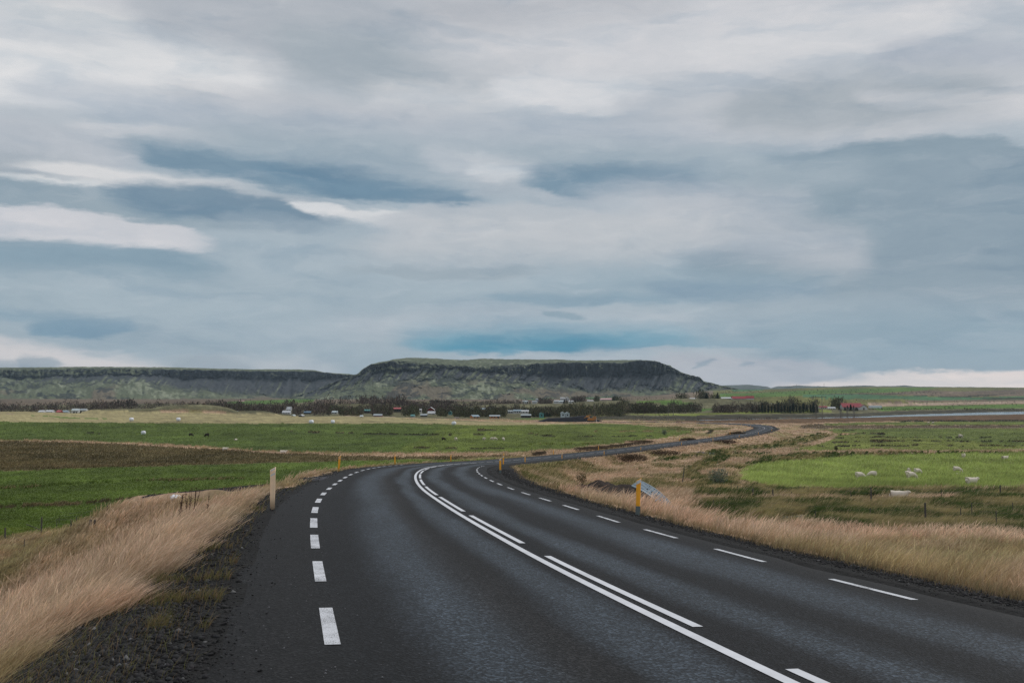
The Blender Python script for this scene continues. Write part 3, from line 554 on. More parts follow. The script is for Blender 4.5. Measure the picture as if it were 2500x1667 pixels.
# ---------------------------------------------------------------- mountains
MESA_T=[(540,990),(620,985),(698,974),(725,966.5),(767,954.6),(808,936.7),(862,916.8),(874,913),(886,901),(897,894),(906.5,889),(921,886),(936,883),(963,877),(996,873.3),(1017,873.3),(1064,875),(1121,878.7),(1150,878),(1180,875),(1225,876.6),(1325,878),(1367,877.2),(1408,879.6),(1468,879.6),(1542,878.7),(1572,879.3),(1596,881),(1611,885),(1623,890.6),(1637.5,892),(1641,897),(1664,910),(1691,918),(1709,921),(1718,930.8),(1742,936.7),(1765,943),(1800,950),(1860,962),(1960,990)]
MESA=dict(T=MESA_T,L=[(540,990.5),(620,985.5),(700,974),(808,937.5),(862,917.5),(886,902.5),(906,890.5),(957,884),(1017,889),(1088,891),(1150,899),(1230,896),(1260,893.5),(1313,889),(1408,887),(1512,887.5),(1557,882),(1596,882),(1611,886),(1625,891.5),(1640,897.5),(1665,910.7),(1709,921.6),(1718,931.3),(1742,937.3),(1765,943.6),(1800,950.5),(1860,962.5),(1960,990.5)],
 B=[(540,991),(620,986),(700,974.6),(808,939),(862,922),(886,914),(906,909),(957,905),(1017,905),(1088,900.5),(1150,906),(1230,909),(1313,913),(1408,917),(1512,915),(1557,914),(1625,912),(1665,919),(1709,931),(1742,940),(1765,945.5),(1800,951.5),(1860,963.5),(1960,991)],
 S=[(540,992),(620,987),(700,977),(808,957),(862,946),(906,936),(957,931),(1088,926),(1230,931),(1313,941),(1408,952),(1512,957),(1600,957),(1700,955),(1765,955),(1860,966),(1960,992)],
 D=[2900,3350,3950,4200,4260,4500,5000,6800],foot=(987,975.5),dip=5,x=(545,1950),rock=[(860,.5),(900,.75),(980,.6),(1200,.5),(1300,.85),(1450,1.),(1620,.9),(1750,.4)])
RT=[(-1100,897),(0,897),(149,896.2),(160,895.5),(268,895.4),(417,896.5),(521,899.5),(600,901),(674,901.3),(737,902),(767,904),(790,909),(832,912),(862,914.4),(950,925),(1100,950)]
RIDGE=dict(T=RT,L=[(x,y+(6 if x<760 else 2)) for x,y in RT],B=[(-1100,922),(0,922),(300,919),(380,917),(450,923),(600,927),(700,929),(790,925),(862,921),(950,930),(1100,956)],
 S=[(-1100,944),(0,942),(200,938),(350,934),(450,950),(550,962),(700,969),(860,950),(950,950),(1100,970)],D=[2300,3300,4500,5000,5090,5300,5900,8300],foot=(992,984),dip=3,x=(-1000,1080),rock=[(0,.25),(300,.4),(380,.85),(500,1.),(860,1.)])
def mountain(name,M,m,nx,seed):
    X=np.linspace(M['x'][0],M['x'][1],nx); f=lambda k:np.interp(X,[p[0] for p in M[k]],[p[1] for p in M[k]])
    jit=(fbm(X*.06,X*0,seed,5)-.5)*3; T=f('T')+(fbm(X*.12,X*0,seed+1,4)-.5)*1.6; L=f('L')+jit*.9; B=f('B')+jit*2+(fbm(X*.02,X*0,seed+3,4)-.5)*16; S=f('S')+(fbm(X*.03,X*0,seed+2,4)-.5)*9
    L=np.maximum(L,T+.3); B=np.maximum(B,L+.5); S=np.maximum(S,B+1)
    R=np.stack([np.full(nx,M['foot'][0]),np.full(nx,M['foot'][1])+0*X,S,B,L,(L*.35+T*.65),T,T+M['dip']],0); R[0]=np.maximum(R[0],S+2); R[1]=np.maximum(R[1],S+1)
    segs=[14,70,60,34,14,22,12]; t=np.concatenate([np.linspace(i,i+1,n,endpoint=False) for i,n in enumerate(segs)]+[[7.]])
    Dk=np.array(M['D'],float); D=np.interp(t,range(8),Dk)[:,None]+0*X; RR=np.stack([np.interp(t,range(8),R[:,i]) for i in range(nx)],1)
    Z=-(RR-HOR)/F*D; tt=t[:,None]+0*X; XX=X[None]+0*tt
    rock=np.interp(XX,[p[0] for p in M['rock']],[p[1] for p in M['rock']])
    shear=XX-tt*22
    gul=1-np.abs(fbm(shear*.045,tt*.5,seed+5,5)*2-1); hum=fbm(XX*.035+tt*.8,tt*2.6,seed+7,5)-.5; hum2=fbm(XX*.11,tt*9,seed+9,4)-.5; ver=fbm(XX*.22,tt*1.5,seed+11,4)-.5
    ws=sstep(1.8,2.3,tt)*(1-sstep(3.0,3.3,tt)); wk=sstep(.3,1.,tt)*(1-sstep(2.0,2.6,tt)); wc=sstep(2.7,3.2,tt)*(1-sstep(4.2,4.6,tt)); wp=sstep(4.,4.6,tt)
    D2=D+ws*(gul-.7)*240+wc*(ver*170+(fbm(XX*.05,tt*0,seed+13,3)-.5)*160)+wk*hum*300
    Z2=Z+wk*(hum*26+hum2*9)*np.clip((S-L)/20,.15,1)+ws*(hum2*9+(gul-.7)*10)+wp*(hum2*5+hum*7)*(1-sstep(5.6,6,tt))+wc*hum2*10
    Z2=Z2*(D2/D)**.0
    x=(XX-CX)/F*(D2*CT+Z2*ST); V=np.stack([x,D2,Z2],-1)
    grass=np.array((.125,.145,.09)); pale=np.array((.23,.25,.175)); rk=np.array((.016,.020,.024)); scr=np.array((.06,.066,.072)); br=np.array((.17,.135,.10))
    a=fbm(XX*.03,tt*3,seed+15,5)[...,None]; b=fbm(XX*.14,tt*7,seed+17,4)[...,None]; e=fbm(XX*.4,tt*20,seed+18,2)[...,None]
    col=grass*(.65+.7*b)+(pale-grass)*sstep(.52,.68,a*.5+b*.5); col=col+(br-col)*(sstep(.5,.62,fbm(XX*.012,tt*1.4,seed+19,3))*(1-sstep(1.6,2.2,tt)))[...,None]*.75
    outc=sstep(.53,.565,fbm(XX*.024,tt*4.2,seed+21,5)*.7+fbm(XX*.1,tt*11,seed+22,3)*.3)*(1-wp*.65)*(1-.4*rock); col=col+(rk*1.5-col)*outc[...,None]*.85
    stk=fbm(shear*.16,tt*.7,seed+23,4); sm=ws*sstep(.62,.38,stk-(rock-.5)*.45+(.22*np.clip(2.5-tt,-.6,1))); col=col+(scr*(.8+.4*e)-col)*sm[...,None]
    cf=wc*sstep(.60,.42,fbm(XX*.09,tt*4,seed+25,5)-(rock-.55)*.5); cf=np.clip(cf*1.1,0,1)*(1-sstep(4.0,4.5,tt)); col=col+(rk*(.7+.6*b)-col)*cf[...,None]
    col=col*(.8+.4*e)*.92
    nr=len(t); I=np.arange(nr*nx).reshape(nr,nx); q=np.stack([I[:-1,:-1],I[:-1,1:],I[1:,1:],I[1:,:-1]],-1).reshape(-1,4)
    me=mesh_np(name,V.reshape(-1,3),quads=q,col=col.reshape(-1,3),smooth=True); return tag(link(name,me,m),kind='structure')
MM=mat('mountain_ground',None,rough=1,spec=.05,attr=True,nscale=.02,namt=.18,bump=.0)
mountain('mesa_hill',MESA,MM,1300,200); mountain('ridge_hill',RIDGE,MM,1100,300)
H3=[(1650,946),(1765,941),(1800,939.5),(1824,938.6),(1850,941),(1874,944),(1882,947.5),(1898,943),(1949,941),(1985,942.5),(2038,944),(2080,941.5),(2112,940.4),(2140,942.5),(2181,942),(2210,940.2),(2235,943),(2300,944),(2500,946),(2900,944)]
X=np.linspace(1650,2890,700); T=np.interp(X,[p[0] for p in H3],[p[1] for p in H3])+(fbm(X*.07,X*0,401,4)-.5)*1.5
ks=[(6300,965,0),(7200,955,.35),(7900,0,.93),(8300,0,1.),(9200,0,.8)]; V=[];CL=[]
for D,_,f_ in ks:
    R_=962+(T-962)*f_; R_=np.where(f_==0,966,R_); dz=(fbm(X*.05,X*0+D,403,3)-.5)*(200 if D<8300 else 0); d=D+dz; z=-(R_-HOR)/F*D; V.append(np.stack([(X-CX)/F*(d*CT+z*ST),d,z],-1)); CL.append(np.array((.10,.12,.11))[None]*(.5+fbm(X*.08,X*0+D,405,4))[:,None])
n=len(X); I=np.arange(len(ks)*n).reshape(-1,n); q=np.stack([I[:-1,:-1],I[:-1,1:],I[1:,1:],I[1:,:-1]],-1).reshape(-1,4)
tag(link('distant_hills',mesh_np('distant_hills',np.concatenate(V),quads=q,col=np.concatenate(CL),smooth=True),MM),kind='structure')
# ---------------------------------------------------------------- haze
hz=bpy.data.materials.new('haze'); hz.use_nodes=True; t=NT(hz.node_tree); t.n.clear(); o_=t.n.new('ShaderNodeOutputMaterial'); v=t.n.new('ShaderNodeVolumePrincipled'); v.inputs['Color'].default_value=(.62,.80,.95,1); v.inputs['Density'].default_value=HAZE=3.0e-5; v.inputs['Anisotropy'].default_value=.2
t.l.new(v.outputs[0],o_.inputs['Volume']); hb=MB().box(-12500,12500,-10000,10500,-26,240).build('haze',hz); tag(hb,kind='stuff')
# ---------------------------------------------------------------- grass and other growth
def leafmat(name,trans=.25,rough=.75):
    m=bpy.data.materials.new(name); m.use_nodes=True; t=NT(m.node_tree); p=t.n['Principled BSDF']; a=t.n.new('ShaderNodeAttribute'); a.attribute_name='Col'
    p.inputs['Roughness'].default_value=rough; p.inputs['Specular IOR Level'].default_value=.2; t.l.new(a.outputs['Color'],p.inputs['Base Color'])
    tr=t.n.new('ShaderNodeBsdfTranslucent'); t.l.new(a.outputs['Color'],tr.inputs[0]); mx=t.n.new('ShaderNodeMixShader'); mx.inputs[0].default_value=trans
    t.l.new(p.outputs[0],mx.inputs[1]); t.l.new(tr.outputs[0],mx.inputs[2]); t.l.new(mx.outputs[0],t.n['Material Output'].inputs[0]); return m
LEAF=leafmat('grass_blades'); LEAF2=leafmat('twigs',.1,.9)
CA=np.zeros(GX.shape); CA[:-1]=np.clip(np.abs(np.roll(PX,-1,1)-PX)[:-1],0,6)*np.clip(np.abs(PY[1:]-PY[:-1]),0.25,40)
CA[~ok]=0; CA[(PX<-650)|(PX>3350)|(PY>2300)|(PY<940)]=0; CA[(PY>1700)|(PX<-80)|(PX>2580)]*=.35
def pick(mask,n,wt=None):
    w_=CA[mask]*(1 if wt is None else wt[mask]); i=np.where(mask.ravel())[0]; p=w_.ravel()/w_.sum(); k=rng.choice(i,n,p=p)
    r,c=np.divmod(k,nc); r=np.minimum(r,nr-2); c2=(c+1)%nc; u=rng.random(n)[:,None]; v=rng.random(n)[:,None]; g=lambda a,b: GV[a*nc+b]
    P_=(g(r,c)*(1-u)+g(r,c2)*u)*(1-v)+(g(r+1,c)*(1-u)+g(r+1,c2)*u)*v
    return P_,k
def blades(name,P_,h,wd,lean,root,tip,label=None,parts=3,m=None,curl=.5,spread=.27,align=False):
    """h,wd (n,), lean (n,2) horizontal drift of the tip, root/tip colours (n,3)"""
    n=len(P_); ang=rng.random(n)*math.pi*2
    if align: ang=np.arctan2(P_[:,1],P_[:,0])+math.pi/2+(rng.random(n)-.5)*1.6
    ax=np.stack([np.cos(ang),np.sin(ang),np.zeros(n)],-1)*wd[:,None]*.5
    lv=np.concatenate([lean+rng.normal(0,spread,(n,2))*h[:,None],np.zeros((n,1))],1)
    ts=[0,.45,.8,1.] if parts==3 else [0,.55,1.]
    vs=[];cs=[]
    for i,t_ in enumerate(ts):
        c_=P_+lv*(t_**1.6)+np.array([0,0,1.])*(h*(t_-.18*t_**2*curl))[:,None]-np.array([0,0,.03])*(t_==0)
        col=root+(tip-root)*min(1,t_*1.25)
        if i<len(ts)-1: w_=(1-.25*t_); vs+= [c_-ax*w_,c_+ax*w_]; cs+=[col,col]
        else: vs.append(c_); cs.append(col)
    k=len(vs); VV=np.stack(vs,1).reshape(-1,3); CC=np.stack(cs,1).reshape(-1,3); b=np.arange(n)*k
    q=[np.stack([b+2*i,b+2*i+1,b+2*i+3,b+2*i+2],-1) for i in range(len(ts)-2)]; q=np.stack(q,1).reshape(-1,4); tr=np.stack([b+k-3,b+k-2,b+k-1],-1)
    o=link(name,mesh_np(name,VV,quads=q,tris=tr,col=CC),m or LEAF); return tag(o,kind='stuff')
def varied(base,n,a=.3,hue=.08):
    v=1+(rng.random((n,1))-.5)*2*a; return np.clip(np.array(base)*v*(1+(rng.random((n,3))-.5)*2*hue),0,1)
dist=lambda P_: np.hypot(P_[:,0],P_[:,1])
wpx=lambda P_,a=.45: dist(P_)*a/995.
# tall pink-tan verge grass, combed over by the wind
near_m=(DD<700)
tall=near_m&(ZG==1)&(CA>0)
def tallset(name,mask,n,hh,lx,par):
    m_=17 if par==3 else 7; C_,kc=pick(mask,n//m_); d0=dist(C_); nT=len(C_); k=np.repeat(kc,m_); rad=np.repeat((.07+.2*rng.random(nT))*(1+d0/60),m_)
    n=nT*m_; off_=rng.normal(0,1,(n,2))*rad[:,None]*.6; P_=np.repeat(C_,m_,0); P_[:,:2]+=off_; th_=np.repeat(.55+.75*rng.random(nT),m_); tb_=np.repeat(.72+.56*rng.random(nT),m_)[:,None]; splay=off_/rad[:,None]*.16
    d=dist(P_); g=1-np.clip((fbm(P_[:,0]*.45,P_[:,1]*.45,501,3)-.28)*1.7,0,.75)
    gr=np.clip((fbm(P_[:,0]*.16+9,P_[:,1]*.12,503,4)-.5)*6+.0,0,1); tq=TUFTQ.ravel()[k]; gr=np.maximum(gr*.8,tq*.8)
    gu=fbm(P_[:,0]*.5,P_[:,1]*.22,505,3)
    h=hh*(.6+.5*rng.random(n))*(.6+.7*gu)*(1-.35*gr)*th_; w_=np.maximum(.0045,wpx(P_,.5))*(.5+.9*rng.random(n))
    O_=np.abs(GO.ravel()[k]); edge=np.interp(O_-vb.ravel()[k],[0,.5,1.6],[.45,.75,1.]); edge=np.where(O_>20,1,edge); h=h*edge
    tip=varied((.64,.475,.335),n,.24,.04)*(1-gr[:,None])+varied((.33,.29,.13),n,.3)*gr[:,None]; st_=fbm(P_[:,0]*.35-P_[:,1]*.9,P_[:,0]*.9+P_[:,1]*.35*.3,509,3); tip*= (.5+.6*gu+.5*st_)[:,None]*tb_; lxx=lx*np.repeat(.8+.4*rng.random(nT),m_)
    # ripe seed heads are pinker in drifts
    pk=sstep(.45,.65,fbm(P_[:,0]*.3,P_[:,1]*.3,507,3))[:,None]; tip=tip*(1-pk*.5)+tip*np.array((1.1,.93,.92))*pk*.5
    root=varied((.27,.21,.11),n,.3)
    ln=np.stack([lxx*h*(.8+.5*gu),.22*h*np.ones(n)],-1)+splay*h[:,None]/.5
    return blades(name,P_,h,w_,ln,root,tip,parts=par)
tall=tall&~((RD_<3.6)&(GX<-8)&(DD<62))&~(np.hypot(GX-3.4,GY-26.7)<.7)
t1=tall&(GO<0)&(DD<75)&(ao<60); t2=tall&(GO>0)&(DD<75); t3=tall&(DD>=75)
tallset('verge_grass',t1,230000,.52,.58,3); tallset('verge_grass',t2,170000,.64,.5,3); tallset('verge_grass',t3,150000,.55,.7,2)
# other growth
def grow(name,code,n,h0,col,tipk=1.25,lean=.4,near=0,far=700,wp=.5,spread=.35,par=2,fromcol=True,clump=None,mm=None,tuft=0):
    mask=near_m&(ZG==GROW.index(code))&(CA>0)&(DD>near)&(DD<far)
    if mm is not None: mask&=mm
    if not mask.any(): return
    if tuft:
        P_,k=pick(mask,n//tuft); P_=np.repeat(P_,tuft,0); k=np.repeat(k,tuft); n=len(P_); P_[:,:2]+=rng.normal(0,.13,(n,2))
    else: P_,k=pick(mask,n)
    h=h0*(.5+rng.random(n)); gu=fbm(P_[:,0]*.8,P_[:,1]*.8,511,3); h=h*(.4+1.2*gu)
    if fromcol: c=ZC.reshape(-1,3)[k]; tip=c*tipk*varied((1,1,1),n,.4,.08)
    else: tip=varied(col,n,.35)
    root=tip*(.7 if code in('crop','short') else .5); ln=np.stack([lean*h,.1*h],-1)
    blades(name,P_,h,np.maximum(.006,wpx(P_,wp)),ln,root,tip,parts=par,spread=spread)
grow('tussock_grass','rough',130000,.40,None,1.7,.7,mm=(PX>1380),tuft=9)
grow('tussock_grass','rough',16000,.45,(.46,.36,.2),1,.8,fromcol=False,tuft=8)
grow('crop_leaves','crop',60000,.40,None,1.75,.35,wp=.42)
grow('turf_blades','short',70000,.10,None,1.6,.3,far=170,wp=.5); grow('turf_blades','short',40000,.16,None,1.5,.3,near=170,wp=.5)
grow('moor_growth','moor',60000,.26,None,1.5,.4,wp=.5); grow('heather','heath',40000,.28,None,1.7,.2,wp=.55,spread=.5)
grow('tussock_grass','moor',16000,.28,(.36,.28,.15),1,.6,fromcol=False,mm=fbm(GX*.03,GY*.12,515,4)>.52)
# olive tussocks and straw among the meadow grass to the right
mmask=near_m&(ZG==1)&(GO>6)&(CA>0)&(DD<260)&(TUFTQ>.3)
P_,k=pick(mmask,40000); n=len(P_); h=.3*(.5+rng.random(n)); blades('tussock_grass',P_,h,np.maximum(.006,wpx(P_,.5)),np.stack([.6*h,.1*h],-1),varied((.06,.06,.02),n),varied((.17,.17,.06),n,.4),parts=2)
# shoots and seedlings along the gravel shoulder
gm=near_m&(ZG==GROW.index('gravel'))&(DD<70)&(GO<-4.6)&(CA>0)&(GX<2)
cl=fbm(GX*1.3,GY*1.3,521,3); eg=np.clip((ao-vb+2.6)/2.2,0,1); wt=sstep(.56,.66,cl)*(.25+eg)+eg**3*.7
P_,k=pick(gm,6500,sstep(.60,.70,cl)*(.3+eg)+eg**3*.15+1e-6); n=len(P_); h=.13*(.4+rng.random(n)); gg=(rng.random((n,1))<.5); tip=np.where(gg,varied((.20,.19,.06),n,.3),varied((.27,.19,.10),n,.3))
blades('roadside_sprouts',P_,h,np.maximum(.004,wpx(P_,.4)),np.stack([.5*h,.1*h],-1),tip*.5,tip,parts=2,spread=.5)
gm=near_m&(ZG==GROW.index('gravel'))&(DD<90)&(GO>4.9)&(CA>0); P_,k=pick(gm,5000,np.clip((ao-vb+.5),0,1)+1e-6); n=len(P_); h=.18*(.4+rng.random(n)); tip=varied((.33,.25,.14),n,.3)
blades('roadside_sprouts',P_,h,np.maximum(.004,wpx(P_,.4)),np.stack([.5*h,.1*h],-1),tip*.4,tip,parts=2,spread=.5)
# ---- loose stones of the shoulder
def stones(name,mask,n,wt,s0,s1,col):
    P_,k=pick(mask,n,wt); S_,O_=road_near(P_[:,0],P_[:,1]); c_=np.abs(O_)<4.45; P_[c_,2]=np.maximum(P_[c_,2],np.interp(S_,RSs,RZ)[c_]+(O_*np.interp(S_,RSs,RBK))[c_]-np.clip(np.abs(O_)-3.7,0,1)[c_]*.03); n=len(P_); s=s0*(s1/s0)**(rng.random(n)**3); s=np.where(np.abs(O_)<4.45,np.minimum(s,.016),s); s=np.maximum(s,dist(P_)*.0006)
    b=np.array([(1,0,0),(-1,0,0),(0,1,0),(0,-1,0),(0,0,1),(0,0,-1)],float); VV=b[None]*(.6+.8*rng.random((n,6,1)))+rng.normal(0,.18,(n,6,3)); VV=VV*s[:,None,None]*np.array((1,1,.62)); a=rng.random(n)*6.28
    x=VV[...,0]*np.cos(a)[:,None]-VV[...,1]*np.sin(a)[:,None]; y=VV[...,0]*np.sin(a)[:,None]+VV[...,1]*np.cos(a)[:,None]; VV=np.stack([x,y,VV[...,2]],-1)+P_[:,None]+np.array((0,0,1))*s[:,None,None]*.2
    f=np.array([(0,2,4),(2,1,4),(1,3,4),(3,0,4),(2,0,5),(1,2,5),(3,1,5),(0,3,5)]); T_=(np.arange(n)[:,None,None]*6+f[None]).reshape(-1,3)
    c=np.repeat(col(n),6,0); tag(link(name,mesh_np(name,VV.reshape(-1,3),tris=T_,col=c),GRV),kind='stuff')
GRV=mat('loose_stone',None,rough=.9,spec=.25,attr=True)
gcol=lambda n: varied((.023,.023,.024),n,.65,.05)+(rng.random((n,1))<.015)*.10
gm=near_m&(ZG==GROW.index('gravel'))&(DD<75)&(CA>0)&(ao>4.0); L_=gm&(GO<0); R_=gm&(GO>0)
stones('gravel',L_,130000,.004+np.clip((ao-4.0)/1.3,0,1.5)**2.6,.005,.045,gcol); stones('gravel',R_,30000,.004+np.clip((ao-4.25)/.8,0,2)**2.5,.007,.04,gcol)
on=near_m&(ao<4.1)&(DD<26)&(CA>0)
P_,k=pick(on&(GO<-2.6),170); s=.003+.006*rng.random(len(P_))**2; 
S_,O_=road_near(P_[:,0],P_[:,1]); P_=np.concatenate([road_at(np.array([s1]),o1,.004) for s1,o1 in zip(S_,O_)])
b=MB(); 
for p_,r_ in zip(P_,s): b.box(p_[0]-r_,p_[0]+r_*.8,p_[1]-r_*.7,p_[1]+r_,p_[2],p_[2]+r_*.8,.6)
tag(b.build('chippings',mat('pale_chipping',(.16,.16,.17),.9)),kind='stuff')
print('growth done')
# ================================================================ THINGS
def ordn(i):
    return ['first','second','third','fourth','fifth','sixth','seventh','eighth','ninth','tenth','eleventh','twelfth','thirteenth','fourteenth','fifteenth','sixteenth','seventeenth','eighteenth','nineteenth','twentieth','twenty-first'][i]
def copy_tree(o,loc=None,rz=None):
    c=o.copy(); COL.objects.link(c)
    for ch in o.children:
        d=ch.copy(); COL.objects.link(d); d.parent=c
        for g_ in ch.children: e=g_.copy(); COL.objects.link(e); e.parent=d
    if loc is not None: c.location=loc
    if rz is not None: c.rotation_euler=(c.rotation_euler[0],c.rotation_euler[1],rz)
    return c
# ---- roadside marker posts: bowed plastic blades with a slanted head
YEL=mat('yellow_plastic',(.95,.43,.03),.45,spec=.4,nscale=6,namt=.12); PALE=mat('pale_cream_plastic',(.92,.68,.46),.5,spec=.4,nscale=6,namt=.1); REF=mat('reflector',(.62,.66,.68),.25,spec=.6); BRK=mat('grey_green_bracket',(.13,.16,.16),.6); DKW=mat('dark_stake',(.03,.03,.03),.8)  # nearest left post gets a paler cream body than the yellow ones
def make_post(name,big,body):
    t=empty(name); H=.98; wb,wt=.055,.068; n=9; v=[]
    def prof(z,w_,y0=0): return [((2*i/(n-1)-1)*w_, -.018*(1-(2*i/(n-1)-1)**2)+y0, z) for i in range(n)]
    rows=[(0.,wb),(.3,wb+.002),(.6,wb+.006),(.86,wt-.004)]
    vs=[p for z,w_ in rows for p in prof(z,w_)]; top=[(x,y,.9+.075*(x/wt+1)/2) for x,y,_ in prof(0,wt)]; vs+=top
    f=[(r*n+i,r*n+i+1,(r+1)*n+i+1,(r+1)*n+i) for r in range(4) for i in range(n-1)]; m=len(vs)
    vs+=[(x*.96,y+.008,z-.0) for x,y,z in vs]; f+=[tuple(i+m for i in q[::-1]) for q in f[:]]
    e=[i for i in range(n-1)]; R4=4*n; f+=[(i+1,i,m+i,m+i+1) for i in e]+[(R4+i,R4+i+1,m+R4+i+1,m+R4+i) for i in e]+[(r*n,(r+1)*n,m+(r+1)*n,m+r*n) for r in range(4)]+[((r+1)*n+n-1,r*n+n-1,m+r*n+n-1,m+(r+1)*n+n-1) for r in range(4)]
    b=MB(); b.add(vs,f); b.build('post_body',body,t,True)
    def patch(z0,z1,a,c):                            # reflective sheet following the bow of the blade
        q=MB(); xs=np.linspace(a,c,6); v_=[]
        for x in xs:
            y=-.018*(1-(x/.066)**2)-.0025; s_=.075*(x/.068+1)/2; v_+=[(x,y,z0+s_),(x,y,z1+s_)]
        q.add(v_,[(2*i,2*i+2,2*i+3,2*i+1) for i in range(5)]); return q
    if big: patch(.79,.885,-.06,.06).build('reflector',REF,t)
    else: patch(.855,.885,-.05,.05).build('reflector',REF,t); patch(.74,.775,-.05,.05).build('reflector',REF,t)
    if big: MB().box(-.062,.062,-.026,.016,-.15,.22,1.).build('base_bracket',BRK,t)
    else: MB().box(-.02,.02,-.012,.012,-.15,.03,1.).box(-.05,-.035,-.02,-.005,-.1,.03).box(.035,.05,-.02,-.005,-.1,.03).build('stake',DKW,t)
    return t
P1=make_post('marker_post',False,PALE); P2=make_post('marker_post',True,YEL); P3=make_post('marker_post',False,YEL)
gL='pale marker posts on the outer verge of the road'; gR='yellow marker posts on the inner verge of the road'
LP=[((665,1247),'pale cream marker post with slanted top on left gravel shoulder, nearest of its side'),((825.5,1146),'orange and white marker post leaning beside brown verge at the first bend'),((964.5,1133.8),'thin orange marker post above green field at top of the bend'),((1100.5,1126.3),'orange marker post in front of pinkish grass strip past the bend'),((1230,1118),'small orange marker post beyond road, behind the double yellow pair'),((1352.5,1108),'tiny orange marker post beside dark heather on far road edge'),((1460.4,1098),'tiny yellow marker post on far side of straight road stretch'),
 ((1658,1075.6),'tiny marker post on far verge where road crosses tan grass'),((1731,1068),'tiny marker post at edge of tan grass inside the far bend'),((1783,1062),'tiny marker post by dark heather just before the far bend'),((1820.6,1054.5),'marker post on inner verge at start of the far hairpin bend'),((1838,1048),'marker post on inner curve of the far hairpin bend'),((1833,1041.5),'marker post inside the apex of the far hairpin bend'),((1811,1037),'marker post inside far bend where road turns back left'),((1775,1035.8),'marker post on near edge of the far road leaving the bend'),((1722,1034),'far marker post on near road edge above tan grass'),((1660,1033),'faint far marker post on near road edge left of centre strip')]
RP=[((1557,1258),'bright yellow marker post with grey reflective head beside culvert'),((1216,1155.5),'bright yellow marker post at the inside of the first bend, front of pair'),((1213,1136),'yellow marker post just behind another at inside of the first bend'),((1282,1131),'yellow marker post standing above the pale tufted grass bank'),((1372,1121),'pale orange marker post at near edge of straight road stretch'),((1475,1112),'yellow marker post left of dark heather mound by the road'),((1565,1101),'small yellow marker post right of dark heather mound'),((1664.6,1087),'small yellow marker post above the farm track turnoff'),((1739.8,1076),'small yellow marker post beside reddish heather patch'),((1805,1069),'small marker post below the far bend on tan grass side'),((1851,1060),'small marker post on outer side of the far bend'),((1883.5,1052),'marker post at the outermost point of the far bend'),((1820.6,1032.5),'marker post on far edge of road against rusty marsh'),((1763,1030.5),'second far-edge marker post against rusty marsh'),((1699,1029.5),'third far-edge marker post against rusty marsh'),((1626,1029),'marker post on far road edge below dark grassy mound'),((1551,1029),'last marker post on far road edge near gravel heap')]
usedp=set()
for lst,proto,grp,o_ in ((LP,P1,gL,-4.9),(RP,P2,gR,4.9)):
    L=road_at(np.arange(0,838,.5),o_); qx,qy=px(L[:,0],L[:,1],L[:,2]); base_s=0
    for i,((X,Y),lab) in enumerate(lst):
        oo=proto if i==0 else P3 if (i==1 and proto is P1) else copy_tree(P3 if proto is P1 else proto)
        S=np.arange(0,838,.5); c_=np.hypot(qx-X,(qy-Y)*1.3); c_[S<base_s+8]=1e9
        if X==1213: c_=np.abs(S-86.)
        j=int(c_.argmin()); base_s=S[j]; x,y=L[j,0],L[j,1]
        hd=np.interp(S[j],RSs,RH); lat=0
        if i==0: p=at(X,Y,10); x,y=p.x,p.y
        oo.location=(x,y,gz(x,y)+(.03 if i==0 else -.02)); oo.rotation_euler=(0,(0.035 if o_>0 else 0.) if i==0 else (.05 if (o_<0 and i==1) else rng.normal(0,.02)),-hd if i else 0.)
        if o_<0 and i==1: oo.rotation_euler=(0,.07,-hd)
        tag(oo,lab,'marker post',grp)
# outer posts further on are the saturated kind
# ---- fences
WOOD=mat('weathered_fence_wood',(.085,.078,.07),.9,nscale=9,namt=.35,bump=.3,bscale=30); WIRE=mat('old_wire',(.10,.10,.10),.5,metal=.6)
def fence(label,posts,wires=(.35,.62,.9),thin=.028,cat='fence',wr=.004):
    pts=[]
    for q in posts:
        X,Y,h=q[:3]; p=at(X,Y,25); pts.append((p,h,q[3] if len(q)>3 else 0,q[4] if len(q)>4 else 0.))
    o=pts[0][0]; t=empty('fence',o)
    for p,h,big,ln in pts:
        D=p.y; hm=np.clip(h/F*D,.5,1.7); r=.062 if big else thin; b=MB(); q=p-o; b.tube((q.x,q.y,q.z-.25),(q.x+ln*hm,q.y,q.z+hm),r,r*.85,7); b.build('post',WOOD,t)
    b=MB()
    for (p,h,_,l1),(p2,h2,_,l2) in zip(pts[:-1],pts[1:]):
        if (p2-p).length>45: continue
        for w_ in wires:
            a=p-o+Vector((0,0,w_)); c=p2-o+Vector((0,0,w_)); mid=(a+c)/2-Vector((0,0,.02)); b.tube(a,mid,max(wr,p.y*.00006),None,3); b.tube(mid,c,max(wr,p.y*.00006),None,3)
    if b.v: b.build('wire',WIRE,t)
    return tag(t,label,cat)
fence('weathered post and wire fence along near edge of sheep field',[(1785,1195,14),(1801,1202,16),(1838.4,1216,24,1),(1887,1219.5,25,1),(1933,1217,17),(2077.5,1218,19),(2126.9,1226,36,1),(2298.6,1222,28),(2442.5,1212,28,1),(2600,1209,30)])
fence('thin post and wire fence in olive tussocks below the sheep field',[(1741.8,1246,27),(1991,1274,25),(2125,1268,28),(2259.5,1274,46,1),(2346,1277,37),(2433,1294,46),(2560,1300,46)])
fence('short fence of thin stakes behind the tallest tussock fence',[(2373,1265,37),(2473,1258.6,32),(2590,1252,30)])
fence('dark fence stakes with a leaning post in the ditch left of sheep field',[(1665,1180,42,1,.16),(1670,1139,8),(1728,1119,9),(1769,1108,9),(1792,1106,7),(1824,1104,7),(1855,1103.5,8),(1884,1105,15),(1930,1103,8)],wr=.003)
